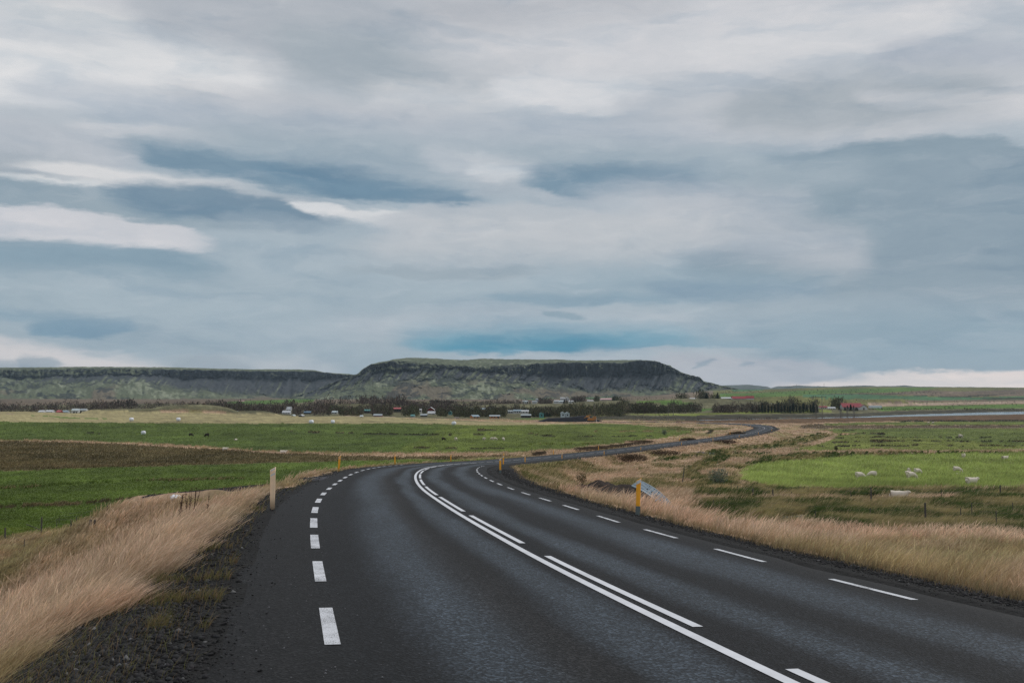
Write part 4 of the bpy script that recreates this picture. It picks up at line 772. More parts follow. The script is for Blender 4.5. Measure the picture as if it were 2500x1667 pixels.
fence('old wire fence of uneven grey posts below the left green field',[(12,1321,33,1),(58.7,1350,34),(101,1304,41,1),(138.5,1288,21),(173,1300,30),(221,1296,14,1),(231,1297,14,1)])
fence('faint row of thin stakes where left verge grass meets the green field',[(144,1277,13),(187,1280,20),(262,1260,12)])
fence('short run of dark fence posts beside far pinkish strip past the bend',[(1285.7,1107.5,12),(1297,1106.5,13,1),(1367,1102,6)],wires=())
fence('small far fence of stakes at right end of the tan grass',[(1988,1037.5,4.5),(1998,1037.5,5),(2017,1038,5),(2030.6,1038.5,6,1)],wires=(.8,),thin=.07)
p=at(73,1294,25); b=MB(); b.tube(p+Vector((-.3,0,.45)),p+Vector((.75,.1,.02)),.035,.03,6); tag(b.build('fallen_rail',WOOD),'fallen dark rail lying aslant beside the thick left fence post','rail')
# ---- sheep: one continuous woolly body
def sheep_mesh(name,pose):
    me=bpy.data.meshes.new(name); bm=bmesh.new(); V_={}
    def vv(k,c): V_[k]=bm.verts.new(c)
    hz=.0 if pose!='lie' else -.30
    vv('hip',(-.38,0,.56+hz)); vv('back',(-.12,0,.60+hz)); vv('chest',(.18,0,.58+hz)); vv('sh',(.36,0,.57+hz))
    if pose=='graze': vv('neck',(.52,0,.42)); vv('head',(.62,0,.20)); vv('nose',(.70,0,.07))
    elif pose=='lie': vv('neck',(.50,0,.42)); vv('head',(.62,0,.50)); vv('nose',(.74,0,.43))
    else: vv('neck',(.50,0,.70)); vv('head',(.62,0,.80)); vv('nose',(.76,0,.72))
    E=[('hip','back'),('back','chest'),('chest','sh'),('sh','neck'),('neck','head'),('head','nose')]
    vv('tail',(-.52,0,.50+hz)); E.append(('hip','tail'))
    for s in (-1,1):
        vv('e%d'%s,(V_['head'].co.x-.03,s*.11,V_['head'].co.z+.03)); E.append(('head','e%d'%s))
        if pose!='lie':
            for nm,x,r in (('hip',-.36,0),('sh',.32,0)):
                vv(nm+'k%d'%s,(x+(-.05 if nm=='hip' else .02),s*.12,.30)); vv(nm+'f%d'%s,(x,s*.12,.0)); E+=[(nm,nm+'k%d'%s),(nm+'k%d'%s,nm+'f%d'%s)]
        else:
            vv('l%d'%s,(.42,s*.17,.10)); vv('m%d'%s,(-.30,s*.2,.12)); E+=[('sh','l%d'%s),('hip','m%d'%s)]
    keys=list(V_); 
    for a,b_ in E: bm.edges.new((V_[a],V_[b_]))
    bm.to_mesh(me); bm.free(); o=bpy.data.objects.new(name,me); COL.objects.link(o)
    md=o.modifiers.new('s','SKIN'); sk=me.skin_vertices[0].data
    R_={'hip':.25,'back':.27,'chest':.27,'sh':.22,'neck':.13,'head':.085,'nose':.05,'tail':.06}
    for i,k in enumerate(keys):
        r=R_.get(k) or (.03 if k[0]=='e' else .055 if 'k' in k[1:] else .035 if 'f' in k else .09); sk[i].radius=(r,r*(1.05 if k in R_ else 1)); sk[i].use_root=(k=='back')
    md.use_smooth_shade=True; o.modifiers.new('u','SUBSURF').levels=1
    dg=bpy.context.evaluated_depsgraph_get(); m2=bpy.data.meshes.new_from_object(o.evaluated_get(dg)); bpy.data.objects.remove(o)
    rr=np.random.default_rng(3)
    for v in m2.vertices:
        if v.co.z>.25+hz and v.co.x<.42: v.co=v.co*(1+rr.normal(0,.018))
    m2.name=name; return m2
WOOL=mat('wool',(.66,.59,.50),.95,nscale=14,namt=.2,bump=.4,bscale=40); DWOOL=mat('dark_wool',(.035,.028,.024),.95); FACE=mat('sheep_face',(.50,.44,.37),.8)
SHM={k:sheep_mesh('sheep_'+k,k) for k in ('graze','stand','lie')}
def sheep(X,Y,pose,rz,label,sc=1.,m=WOOL,group='white sheep in the bright green field'):
    k=(pose,m.name)
    if k not in SHM: me=SHM[pose].copy(); me.materials.clear(); me.materials.append(m); SHM[k]=me
    o=link('sheep',SHM[k]); p=at(X,Y,40); o.location=p; o.rotation_euler=(0,0,rz); o.scale=(sc,)*3; return tag(o,label,'sheep',group)
PI=math.pi
sheep(2372,1189,'stand',.15,'largest white sheep standing side-on in green field, head to right',1.12)
sheep(2100,1171,'graze',.1,'white sheep grazing at far left end of the flock',1.1)
sheep(2130,1167,'graze',PI-.2,'round white sheep just right of the flock\'s leftmost one',1.05)
sheep(2219,1156.5,'stand',1.2,'white sheep at top of the close group of four',.95)
sheep(2217,1163,'stand',-1.4,'small white sheep facing camera in middle of group of four',.85)
sheep(2241,1159,'graze',.2,'brownish white sheep on right of the group of four',1.05)
sheep(2225.5,1171,'graze',.1,'white sheep grazing lowest in the group of four',1.15)
sheep(2337,1154,'graze',-.3,'brownish sheep grazing with head down right of the group of four',1.1)
sheep(2339,1160,'lie',2.,'tiny white lamb lying below the brownish grazing sheep',.5)
sheep(2353,1119,'stand',.9,'far white sheep near the upper edge of bright green field',1.15)
sheep(2453,1121,'lie',.2,'far white sheep lying near the right edge of bright green field',1.2)
sheep(2193,1219,'lie',-.35,'white sheep lying in dark tussocks in front of the field fence',1.25,group='single sheep outside the flock')
sheep(549,1102,'stand',.3,'white sheep at upper edge of the brown moor strip, left one',1.1,group='sheep scattered left of the road')
sheep(691,1107,'lie',.1,'white sheep lying in pale grass at upper edge of moor strip',1.35,group='sheep scattered left of the road')
sheep(575,1075,'lie',1.,'tiny white sheep lying in far green field above the moor strip',.9,group='sheep scattered left of the road')
sheep(1083,1075.5,'graze',.3,'black sheep grazing alone in the far green field, centre',1.1,DWOOL,'sheep scattered left of the road')
sheep(466,1065.5,'graze',.3,'brown-black sheep in far left green field, left one of two',1.2,DWOOL,'sheep scattered left of the road')
sheep(505,1066.5,'graze',2.8,'black sheep in far left green field, right one of two',1.35,DWOOL,'sheep scattered left of the road')
for X,Y,lab in ((1113,1075,'tiny white sheep right of the lone black sheep in the far field'),(1182,1075,'tiny white sheep at left of the small row of four in far field'),(1201,1074.6,'second tiny white sheep from left in the far row of four'),(1209,1074.8,'third tiny white sheep from left, nearly touching its neighbour'),(1229,1075.3,'tiny white sheep at right end of the far row of four')): sheep(X,Y,'graze',rng.random()*6,lab,1.05,group='sheep scattered left of the road')
sheep(2345,1068.5,'graze',.1,'lone white sheep far off in the middle right pasture',1.3,group='distant sheep on the right pastures')
sheep(2267,1034,'graze',.1,'far white sheep on thin green strip near the river, left of two',1.3,group='distant sheep on the right pastures')
sheep(2278,1034,'graze',2.9,'far white sheep on thin green strip near the river, right of two',1.3,group='distant sheep on the right pastures')
# ---- horses beyond the river
def horse_mesh():
    me=bpy.data.meshes.new('horse'); bm=bmesh.new(); P_=dict(hip=(-.6,0,1.15),back=(0,0,1.15),sh=(.55,0,1.2),neck=(.85,0,1.1),head=(1.15,0,.6),nose=(1.3,0,.25),tail=(-.85,0,.7)); E=[('hip','back'),('back','sh'),('sh','neck'),('neck','head'),('head','nose'),('hip','tail')]
    for s in (-1,1):
        for nm,x in (('hip',-.6),('sh',.5)): P_[nm+'k%d'%s]=(x-.05,s*.18,.6); P_[nm+'f%d'%s]=(x,s*.18,0); E+=[(nm,nm+'k%d'%s),(nm+'k%d'%s,nm+'f%d'%s)]
    V_={k:bm.verts.new(c) for k,c in P_.items()}
    for a,b_ in E: bm.edges.new((V_[a],V_[b_]))
    keys=list(P_); bm.to_mesh(me); bm.free(); o=bpy.data.objects.new('h',me); COL.objects.link(o); o.modifiers.new('s','SKIN'); sk=me.skin_vertices[0].data
    R_=dict(hip=.32,back=.32,sh=.32,neck=.2,head=.13,nose=.08,tail=.06)
    for i,k in enumerate(keys): r=R_.get(k,.1 if 'k' in k[1:] else .05); sk[i].radius=(r,r); sk[i].use_root=(k=='back')
    o.modifiers.new('u','SUBSURF').levels=1; m2=bpy.data.meshes.new_from_object(o.evaluated_get(bpy.context.evaluated_depsgraph_get())); bpy.data.objects.remove(o); m2.materials.append(DWOOL); return m2
HM=horse_mesh()
for X,D,rz,lab in ((2306.5,1230,0.2,'dark horse grazing beyond the river, leftmost of the four'),(2316,1225,0.1,'dark horse grazing beyond the river, second from left'),(2320,1222,3.,'dark horse grazing beyond the river, third from left'),(2328,1226,1.2,'dark horse beyond the river, rightmost of the four')):
    o=link('horse',HM); o.location=atD(X,D); o.rotation_euler=(0,0,rz); o.scale=(1.15,)*3; tag(o,lab,'horse','dark horses grazing beyond the river')
# ---- wrapped hay bales
WRAP=mat('white_bale_wrap',(.78,.80,.84),.35,spec=.5,nscale=3,namt=.08,bump=.25,bscale=5)
bm=bmesh.new(); bmesh.ops.create_cone(bm,cap_ends=True,segments=28,radius1=.64,radius2=.64,depth=1.2)
bmesh.ops.rotate(bm,verts=bm.verts,matrix=__import__('mathutils').Matrix.Rotation(PI/2,3,'Y')); bmesh.ops.bevel(bm,geom=[e for e in bm.edges if len(e.link_faces)==2 and abs(e.calc_face_angle(0))>1],offset=.09,segments=3,affect='EDGES')
bmesh.ops.translate(bm,verts=bm.verts,vec=(0,0,.61)); BALE=bpy.data.meshes.new('hay_bale'); bm.to_mesh(BALE); bm.free(); BALE.materials.append(WRAP); BALE.polygons.foreach_set('use_smooth',[True]*len(BALE.polygons))
for X,Y,rz,lab,s in ((350,1060.5,1.35,'round white bale end-on in the green field, the nearest bale',1.0),(321,1028,.1,'white bale on hay field, leftmost of all the bales',1.0),(435.5,1028.2,.15,'white bale on hay field between the leftmost and the centre pair',1.),(760,1034.3,.8,'rounded white bale at green field edge, left of the near pair',1.05),(812.5,1034.3,.05,'squarish white bale at green field edge, right of the near pair',1.),(1108,1037.5,1.2,'white bale at green field edge, farthest to the right',1.)):
    o=link('hay_bale',BALE); p=at(X,Y,200); o.location=p; sc=s*np.clip(9.2/F*p.y/1.28,.85,1.3); o.scale=(sc,)*3; o.rotation_euler=(0,0,rz); tag(o,lab,'hay bale','white wrapped hay bales on the left fields')
p=at(438,1222,35); b=bmesh.new(); bmesh.ops.create_icosphere(b,subdivisions=3,radius=.34)
for v in b.verts: q=v.co.normalized(); f_=1+.5*(float(fbm(np.array([q.x*2.2+5]),np.array([q.y*2.2+q.z*1.7]),601,3)[0])-.5)*2; v.co=Vector((q.x*.24*f_,q.y*.16*f_,q.z*.13*f_+.02))
me=bpy.data.meshes.new('plastic_sheet'); b.to_mesh(me); b.free(); o=link('plastic_sheet',me,WRAP); o.location=p+Vector((-.2,0,.12)); tag(o,'crumpled white plastic sheet caught in grass beside the left access track','plastic sheet')
# ---- dead dock stalks
STK=mat('dead_stalk',(.07,.04,.028),.9)
def stalks(X,Y,n,h,r,lab,sp=.35):
    p=at(X,Y,12); b=MB()
    for i in range(n):
        a=Vector((rng.normal(0,sp),rng.normal(0,sp*.6),-.05)); c=a+Vector((rng.normal(.05,.07),rng.normal(0,.05),h*(.6+.5*rng.random()))); b.tube(a,c,r,r*.5,4)
        for k in range(14): u=.35+.65*rng.random(); q=a.lerp(c,u); b.tube(q,q+Vector((rng.normal(0,.03),rng.normal(0,.03),.035)),r*1.1,.001,3)
    o=b.build('dead_dock',STK); o.location=p; return tag(o,lab,'dead plant','dead brown seed stalks in the verge grass')
stalks(452,1285,11,.85,.008,'clump of dead dark brown stalks rising from the left verge grass',.17); stalks(1421,1208,4,.9,.009,'pair of dead reddish brown stalks in right verge grass',.12)
# ---- culvert and its earth
STEEL=mat('corrugated_steel',(.17,.225,.27),.6,metal=.25,nscale=3,namt=.4)
CP=Vector((6.2,58.3,-9.0)); cul=empty('culvert',CP); b=MB(); na,nx_=40,30; R_=4.2
vs=[];fs=[]
for j in range(nx_+1):
    u=j/nx_; y=.6-1.5*u; shx=-.42*(1-y); dz=-.10*(1-y)
    for i in range(na+1):
        a=math.radians(70-48*i/na); rr_=R_+.08*math.sin(u*11*PI); vs.append((rr_*math.cos(a)+shx,y,rr_*math.sin(a)+dz))
fs=[(j*(na+1)+i,j*(na+1)+i+1,(j+1)*(na+1)+i+1,(j+1)*(na+1)+i) for j in range(nx_) for i in range(na)]; m_=len(vs); vs+=[(x*.985,y,z-.05) for x,y,z in vs]; fs+=[tuple(k+m_ for k in q[::-1]) for q in fs]
fs+=[(i,i+1,m_+i+1,m_+i) for i in range(na)]+[(nx_*(na+1)+i+1,nx_*(na+1)+i,m_+nx_*(na+1)+i,m_+nx_*(na+1)+i+1) for i in range(na)]
b.add(vs,fs); b.build('pipe_shell',STEEL,cul,True); b=MB()
for y,nb in ((.3,4),(-.35,7)):
    for i in range(nb):
        a=math.radians(64-4.2*i-(y<0)*5); c=math.cos(a); s_=math.sin(a); sx=-.42*(1-y); dz=-.10*(1-y); b.tube(((R_-.02)*c+sx,y,(R_-.02)*s_+dz),((R_+.09)*c+sx,y,(R_+.09)*s_+dz),.035,.035,6)
b.build('bolts',DKW,cul); tag(cul,'grey corrugated steel culvert shell curving down out of the tan grass behind yellow post','culvert')
SOIL=mat('turned_soil',(.045,.036,.031),1,nscale=3,namt=.5,bump=1.,bscale=6)
ua=np.radians(np.linspace(112,20,90)); vy=np.linspace(0,1,50); A_,B_=np.meshgrid(ua,vy); nz=fbm(A_*9,B_*7,611,4)-.5
rr=4.2+nz*.5-.9*B_**2*.6; sx=-.42*1.9-.55*B_; yy=-.8-3.4*B_+nz*.3; XX=rr*np.cos(A_)+sx; ZZ=rr*np.sin(A_)*(1-.35*B_)-.22-.5*B_
XX=np.where(A_>math.radians(95),XX-(A_-math.radians(95))*3.6,XX); I=np.arange(90*50).reshape(50,90)
me=mesh_np('soil_bank',np.stack([XX,yy,ZZ],-1).reshape(-1,3),quads=np.stack([I[:-1,:-1],I[:-1,1:],I[1:,1:],I[1:,:-1]],-1).reshape(-1,4),smooth=True); o=link('soil_bank',me,SOIL); o.location=CP; tag(o,'dark bank of bare soil heaped against the steel culvert','soil bank')
n=16000; k=rng.integers(0,90*50,n); kb=vy[k//90]; sel=kb>.34+.4*(fbm(ua[k%90]*8,kb*0,615,3)-.3); k=k[sel]; P_=np.stack([XX,yy,ZZ],-1).reshape(-1,3)[k]+np.array(CP)+rng.normal(0,.05,(len(k),3)); n=len(P_)
blades('verge_grass',P_,.42*(.5+rng.random(n)),np.full(n,.024),np.stack([.25*np.ones(n),.05*np.ones(n)],-1),varied((.27,.21,.11),n),varied((.58,.42,.30),n,.2),parts=2)
# ---- shrubs
def bush(X,Y,w_,h_,col,lab,n=500,ls=.05,cat='shrub',group=None,dmin=30,name='willow_shrub'):
    p=at(X,Y,dmin); sc=p.y/F; W,H=w_*sc/2,h_*sc; t=empty(name,p); b=MB()
    for i in range(9): a=rng.random()*6.28; b.tube((0,0,-.1),(math.cos(a)*W*.7,math.sin(a)*W*.5,H*(.5+.4*rng.random())),W*.03+.01,.006,4)
    b.build('stem',STK,t)
    q=rng.normal(0,1,(n,3)); q/=np.linalg.norm(q,axis=1)[:,None]; q*=(rng.random((n,1))**.45); cl=1+.35*(fbm(q[:,0]*2+X,q[:,2]*2+q[:,1],620,3)-.5)[:,None]*2; P_=q*cl*np.array((W,W*.8,H*.5))+np.array((0,0,H*.5)); P_=P_[P_[:,2]>-.1]; n=len(P_)
    d1=rng.normal(0,1,(n,3)); d1/=np.linalg.norm(d1,axis=1)[:,None]; d2=np.cross(d1,rng.normal(0,1,(n,3))); d2/=np.linalg.norm(d2,axis=1)[:,None]; L_=ls*(.6+.8*rng.random((n,1))); s_=max(1,p.y/995*.5/ls); L_=L_*s_
    VV=np.stack([P_-d1*L_,P_+d2*L_*.45,P_+d1*L_,P_-d2*L_*.45],1).reshape(-1,3); c=np.repeat(varied(col,n,.45),4,0); q4=np.arange(n*4).reshape(-1,4)
    link('foliage',mesh_np('foliage',VV,quads=q4,col=c),LEAF2,t); return tag(t,lab,cat,group)
bush(1755,1185,48,44,(.17,.20,.15),'grey-green willow shrub at left tip of the sheep field',1400,.07); bush(1622,1062,14,15,(.16,.2,.14),'pale grey-green shrub at edge of far green field by the road',260,.06)
bush(1420,1182,28,28,(.05,.055,.02),'dark green weed clump in the right verge grass',600,.06,'weed',name='weed_clump'); bush(2041,1100,10,12,(.06,.06,.035),'small dark shrub on pale strip above the sheep field',200,.06)
bush(1537,1128,105,21,(.075,.052,.032),'low dark heather mound beside straight road, left of the pair',4200,.07,'heather',name='heather_mound'); bush(1608,1112,120,13,(.08,.055,.035),'low dark heather mound at the farm track turnoff',3600,.07,'heather',name='heather_mound')
bush(1770,1084,62,10,(.085,.055,.038),'reddish brown heather patch below the far road',1500,.08,'heather',name='heather_mound')
bush(1560,1080,80,5.5,(.08,.058,.036),'long dark heather strip on far side of the straight road',1500,.08,'heather',name='heather_mound'); bush(1683,1074,34,5.5,(.08,.058,.036),'small dark heather lump beside the road before the far bend',500,.08,'heather',name='heather_mound')
bush(1800,1060,50,5.5,(.08,.06,.036),'dark heather lump at inner side of the far bend',700,.08,'heather',name='heather_mound'); bush(1318,1111,36,4.5,(.085,.062,.042),'small brown heather lump beside dark posts past the bend',500,.08,'heather',name='heather_mound')
print('near things done')
# ================================================================ FAR THINGS
_mc={}
def flat(name,c,rough=.7,**k):
    if name not in _mc: _mc[name]=mat(name,tuple(c),rough,nscale=.8,namt=.15,**k)
    return _mc[name]
WCOL=dict(white=(.52,.53,.53),red=(.16,.035,.03),orange=(.52,.20,.07),dark=(.05,.045,.045),beige=(.48,.38,.30),pink=(.5,.3,.27),grey=(.35,.37,.38),blue=(.45,.52,.55),teal=(.10,.26,.26),brown=(.17,.11,.08))
GLASS=mat('window_glass',(.03,.035,.04),.15,spec=.5)
def house(X,row_top,row_base,wpx,D,roof,wall,label,gable=False,cat='house',rz=None,pitch=.45,windows=3,name='house',door=False,eave=None,chim=False,grp=None):
    """roof ridge at row_top, visible foot near row_base; wpx wide in the photograph's pixels"""
    c=atD(X,D); zt=-(row_top-HOR)/F*D; zb=min(c.z,-(row_base-HOR)/F*D); W=wpx/F*D; x=c.x
    t=empty(name,(x,D,zb)); H=zt-zb
    dep=max(W*.55,5.) if not gable else max(W*1.3,8.); rh=min(H*.55,(dep if not gable else W)*pitch*.5) if not eave else H*eave; hw=H-rh
    wm=flat('wall_'+wall,WCOL[wall]); rm_=flat('roof_'+roof,ROOF[roof],.5)
    b=MB(); w2,d2=W/2*.96,dep/2*.92
    if not gable: b.add([(-w2,-d2,-1),(w2,-d2,-1),(w2,d2,-1),(-w2,d2,-1),(-w2,-d2,hw),(w2,-d2,hw),(w2,d2,hw),(-w2,d2,hw),(-w2,0,hw+rh*.96),(w2,0,hw+rh*.96)],[(0,1,5,4),(2,3,7,6),(1,2,6,9,5),(3,0,4,8,7),(4,5,9,8),(6,7,8,9)])
    else: b.add([(-w2,-d2,-1),(w2,-d2,-1),(w2,d2,-1),(-w2,d2,-1),(-w2,-d2,hw),(w2,-d2,hw),(w2,d2,hw),(-w2,d2,hw),(0,-d2,hw+rh*.96),(0,d2,hw+rh*.96)],[(0,1,5,8,4),(2,3,7,9,6),(1,2,6,5),(3,0,4,7),(5,6,9,8),(7,4,8,9)])
    b.build('wall',wm,t)
    th=.22; b=MB()
    if not gable:
        e=W/2*1.03
        for s in (-1,1): b.add([(-e,s*dep/2*1.06,hw-.12),(e,s*dep/2*1.06,hw-.12),(e,0,hw+rh),(-e,0,hw+rh),(-e,s*dep/2*1.06,hw+th-.12),(e,s*dep/2*1.06,hw+th-.12),(e,0,hw+rh+th),(-e,0,hw+rh+th)],[(0,1,2,3),(4,5,6,7),(0,1,5,4),(1,2,6,5),(3,0,4,7)])
    else:
        e=dep/2*1.04
        for s in (-1,1): b.add([(s*W/2*1.06,-e,hw-.12),(s*W/2*1.06,e,hw-.12),(0,e,hw+rh),(0,-e,hw+rh),(s*W/2*1.06,-e,hw+th-.12),(s*W/2*1.06,e,hw+th-.12),(0,e,hw+rh+th),(0,-e,hw+rh+th)],[(0,1,2,3),(4,5,6,7),(0,1,5,4),(1,2,6,5),(3,0,4,7)])
    ro=b.build('roof',rm_,t)
    if chim: MB().box(W*.15,W*.15+.7,-.35,.35,hw+rh*.5,hw+rh+.9).build('chimney',wm,ro)
    wh=min(1.2,hw*.45); n_=min(windows,max(1,int(W/2.4)))
    for i in range(n_):
        xx=(-.5+(i+.5)/n_)*W*.82; wo_=MB().box(xx-.55,xx+.55,-d2-.06,-d2+.02,hw*.42,hw*.42+wh).build('window',GLASS,t)
    if door: MB().box(-W*.07 if gable else W*.3,W*.10 if gable else W*.3+1.,-d2-.08,-d2+.02,-.5,min(hw*.8,3.2)).build('door',flat('dark_door',(.015,.015,.02)),t)
    if rz: t.rotation_euler=(0,0,rz)
    return tag(t,label,cat,grp)
ROOF=dict(white=(.50,.52,.54),grey=(.30,.34,.36),bluegrey=(.25,.33,.38),teal=(.08,.24,.23),red=(.26,.035,.045),pinkred=(.42,.10,.11),blue=(.12,.20,.28),pale=(.45,.52,.54),pink=(.50,.32,.32),brown=(.13,.11,.09))
g='houses scattered along the valley'
HS=[ # X,row top,row base,width px,distance,roof,wall,label,kwargs
 (569,1003,1011,23,820,'bluegrey','red','dark red house with blue-grey roof in front of left woodland',{}),(552,1006.3,1011,10,812,'pink','beige','small beige annex at left end of the dark red house',{'cat':'shed','name':'shed'}),(590,1008.8,1012,5,800,'pale','grey','tiny pale shed just right of the dark red house',{'cat':'shed','name':'shed','windows':1}),
 (700,1002,1009,20,880,'white','white','white roofed house low in left woodland, lower of the two white roofs',{'eave':.6}),(706,993,999,13,1060,'white','white','small white roofed cabin above the larger white roof in left woodland',{'eave':.7}),(716,1012,1017,7,760,'pale','blue','small pale blue shed behind the edge of the hay field',{'cat':'shed','name':'shed','gable':True}),
 (736,1012,1017,10,740,'white','dark','cabin whose white gable edges show above the hay field',{'gable':True}),(751,1003.8,1010,17,900,'blue','dark','dark blue roofed cabin half hidden in left woodland',{}),(817,1003,1009,15,900,'pale','white','low pale roofed cabin above the hay field, left of the teal roof',{}),
 (897,999.5,1008,15,930,'teal','dark','teal roofed cabin in dense trees left of the pink-red roof',{}),(970,995,1003,18,980,'pinkred','dark','cabin with bright pink-red roof in the middle of the woodland',{'rz':.2}),(923,1010.5,1017,21,760,'grey','red','long red-brown cabin with flat grey roof near edge of hay field',{}),
 (883,1013.6,1018,7,750,'pale','white','tiny white shed left of the long red-brown cabin',{'cat':'shed','name':'shed','windows':1}),(1052,993.7,1003,18,980,'white','red','dark red house with white gabled roof above the middle woodland',{'gable':True,'pitch':.7}),(1027,998,1003,5,970,'white','white','small white block shed left of the red house with white roof',{'cat':'shed','name':'shed','windows':1}),
 (1054,1003.8,1009,19,900,'white','white','white roofed cabin directly below the red house with white roof',{'eave':.7}),(1035,1010,1016.5,17,800,'grey','dark','grey roofed cabin at lower edge of the woodland, left of centre',{}),(1008,1012,1017,10,780,'teal','grey','small low cabin with faded teal roof in the bushes',{}),
 (1099.5,1003.7,1010,8,880,'teal','teal','small bright teal cabin among bushes, right of the white roofs',{'gable':True}),(1115,1018,1022.5,11,720,'brown','brown','small brown-grey hut at woodland edge behind the hay field',{'cat':'hut','name':'hut'}),(1159,1012.8,1021.5,19,740,'bluegrey','orange','cabin with slate blue roof and rounded orange end wall',{'rz':.5}),
 (1174,996.2,1000.5,49,1150,'bluegrey','blue','long low row of blue-grey greenhouses behind the woodland',{'cat':'greenhouse','name':'greenhouse'}),(1208,1013,1021,26,745,'grey','orange','grey roofed cabin with bright orange timber front',{'eave':.35,'door':True}),(1246,1001.4,1006,14,950,'grey','grey','small grey house at left of the white house row',{}),
 (1263,1000,1007,20,950,'bluegrey','white','white house with blue-grey roof in centre of row of three',{}),(1282,1001,1008,18,945,'white','white','bright white house at right end of row of three',{'chim':True}),(1284,1011,1020,25,760,'grey','dark','dark cabin with wide grey roof left of teal roofed cabin',{'eave':.3}),
 (1322,1007,1018,11,760,'teal','teal','narrow teal roofed cabin left of the black gravel heap',{'gable':True}),(1374,1005.5,1018,10,770,'pale','blue','pale teal gabled house behind the gravel heap, left twin',{'gable':True}),(1385,1006,1018,10,772,'pale','blue','pale teal gabled house behind the gravel heap, right twin',{'gable':True}),
 (1373,970,974,12,1900,'white','white','white barn at foot of mesa, left of the rounded white hall',{'cat':'barn','name':'barn'}),(1385,967.8,974,11,1900,'white','white','rounded white hall at foot of mesa on the green strip',{'cat':'barn','name':'barn','gable':True,'pitch':.9}),(1479,972,978.5,27,1700,'pink','white','long white farmhouse with pinkish roof on the slope below the mesa',{'windows':8}),
 (1441,976.8,980,15,1600,'white','white','low white building left of the long pinkish roofed farmhouse',{}),(1358,977,984,13,1450,'white','white','white house at left of the cluster above brown slope',{}),(1371,978,984.5,13,1440,'pale','white','white house with pale roof in middle of the hillside cluster',{}),(1394,977.6,984,12,1440,'white','white','white house at right of the hillside cluster',{}),
 (1311,973,976.5,7,1900,'grey','grey','small grey barn on green strip left of hillside cluster',{'cat':'barn','name':'barn'}),(1283,977.6,982,14,1500,'pale','white','pale roofed house behind dark conifers, left of hillside cluster',{}),(1305,978.4,982.5,12,1500,'grey','white','grey roofed house just right of dark conifers',{}),
 (1772,969.6,977,24,1350,'white','dark','dark barn with white roof left of the red roofed farm on the knoll',{'cat':'barn','name':'barn','windows':0}),(1803,967.5,976.5,33,1360,'red','white','long barn with crimson roof on the knoll, larger of two',{'cat':'barn','name':'barn','windows':0,'pitch':.9,'eave':.62}),(1830,966.6,974.5,20,1370,'red','white','shorter barn with crimson roof on the knoll, right of the long one',{'cat':'barn','name':'barn','windows':0,'pitch':.9,'eave':.62}),
 (1691,971.6,975,16,1400,'white','white','low white shed between tree clumps left of the knoll farm',{'cat':'shed','name':'shed'}),(2009,991.3,1000,19,1120,'red','white','white farmhouse with red roof left of the big crimson barn',{'windows':4,'chim':True}),(2029,993.5,1000,19,1125,'white','white','low white outbuilding right of the red roofed farmhouse',{'cat':'shed','name':'shed','windows':3}),
 (2077,984,998,48,1160,'red','white','big barn with long crimson roof by the river',{'cat':'barn','name':'barn','windows':2,'eave':.66}),(2105,987.5,998,18,1135,'red','white','white gabled barn end with black doorway, right of the big crimson barn',{'cat':'barn','name':'barn','gable':True,'door':True,'windows':0,'pitch':.7}),
 (103,1001.6,1007,14,760,'white','white','white farm shed seen over the hay field, leftmost',{'cat':'shed','name':'shed'}),(122,1001.2,1007,18,765,'white','white','long white farm shed over the hay field, second from left',{'cat':'shed','name':'shed'}),(145,1001.6,1007,10,760,'pinkred','red','small red shed seen over the hay field at far left',{'cat':'shed','name':'shed'}),(161,1001.8,1007,14,770,'bluegrey','grey','blue-grey roofed shed right of the small red one',{'cat':'shed','name':'shed'}),
 (186,997.8,1007,18,790,'pale','white','two-storey white farmhouse at far left behind two conifers',{'windows':3}),(205,997.8,1007,15,780,'grey','white','white farmhouse with dark windows, right one of the far left pair',{'windows':4,'eave':.25}),(590,977.5,983,12,2300,'pink','pink','tiny pink farmhouse with trees on both sides below the far ridge',{}),
]
for X,a_,b_,w_,D,r_,wl,lab,kw in HS: kw=dict(kw); kw.setdefault('grp',g if kw.get('cat','house')=='house' else None); house(X,a_,b_,w_,D,r_,wl,lab,**kw)
p=atD(2137,1150); W=27/F*1150; t=MB().box(-W/2,W/2,-4,4,-1,1.6,.97).box(-W/2+.3,W/2-.3,-3.6,3.6,1.6,1.75,.9).build('silage_clamp',flat('pale_concrete',(.55,.6,.64))); t.location=(p.x,1150,-(993.5-HOR)/F*1150); tag(t,'long low pale wall of a silage clamp right of the crimson barns','silage clamp')
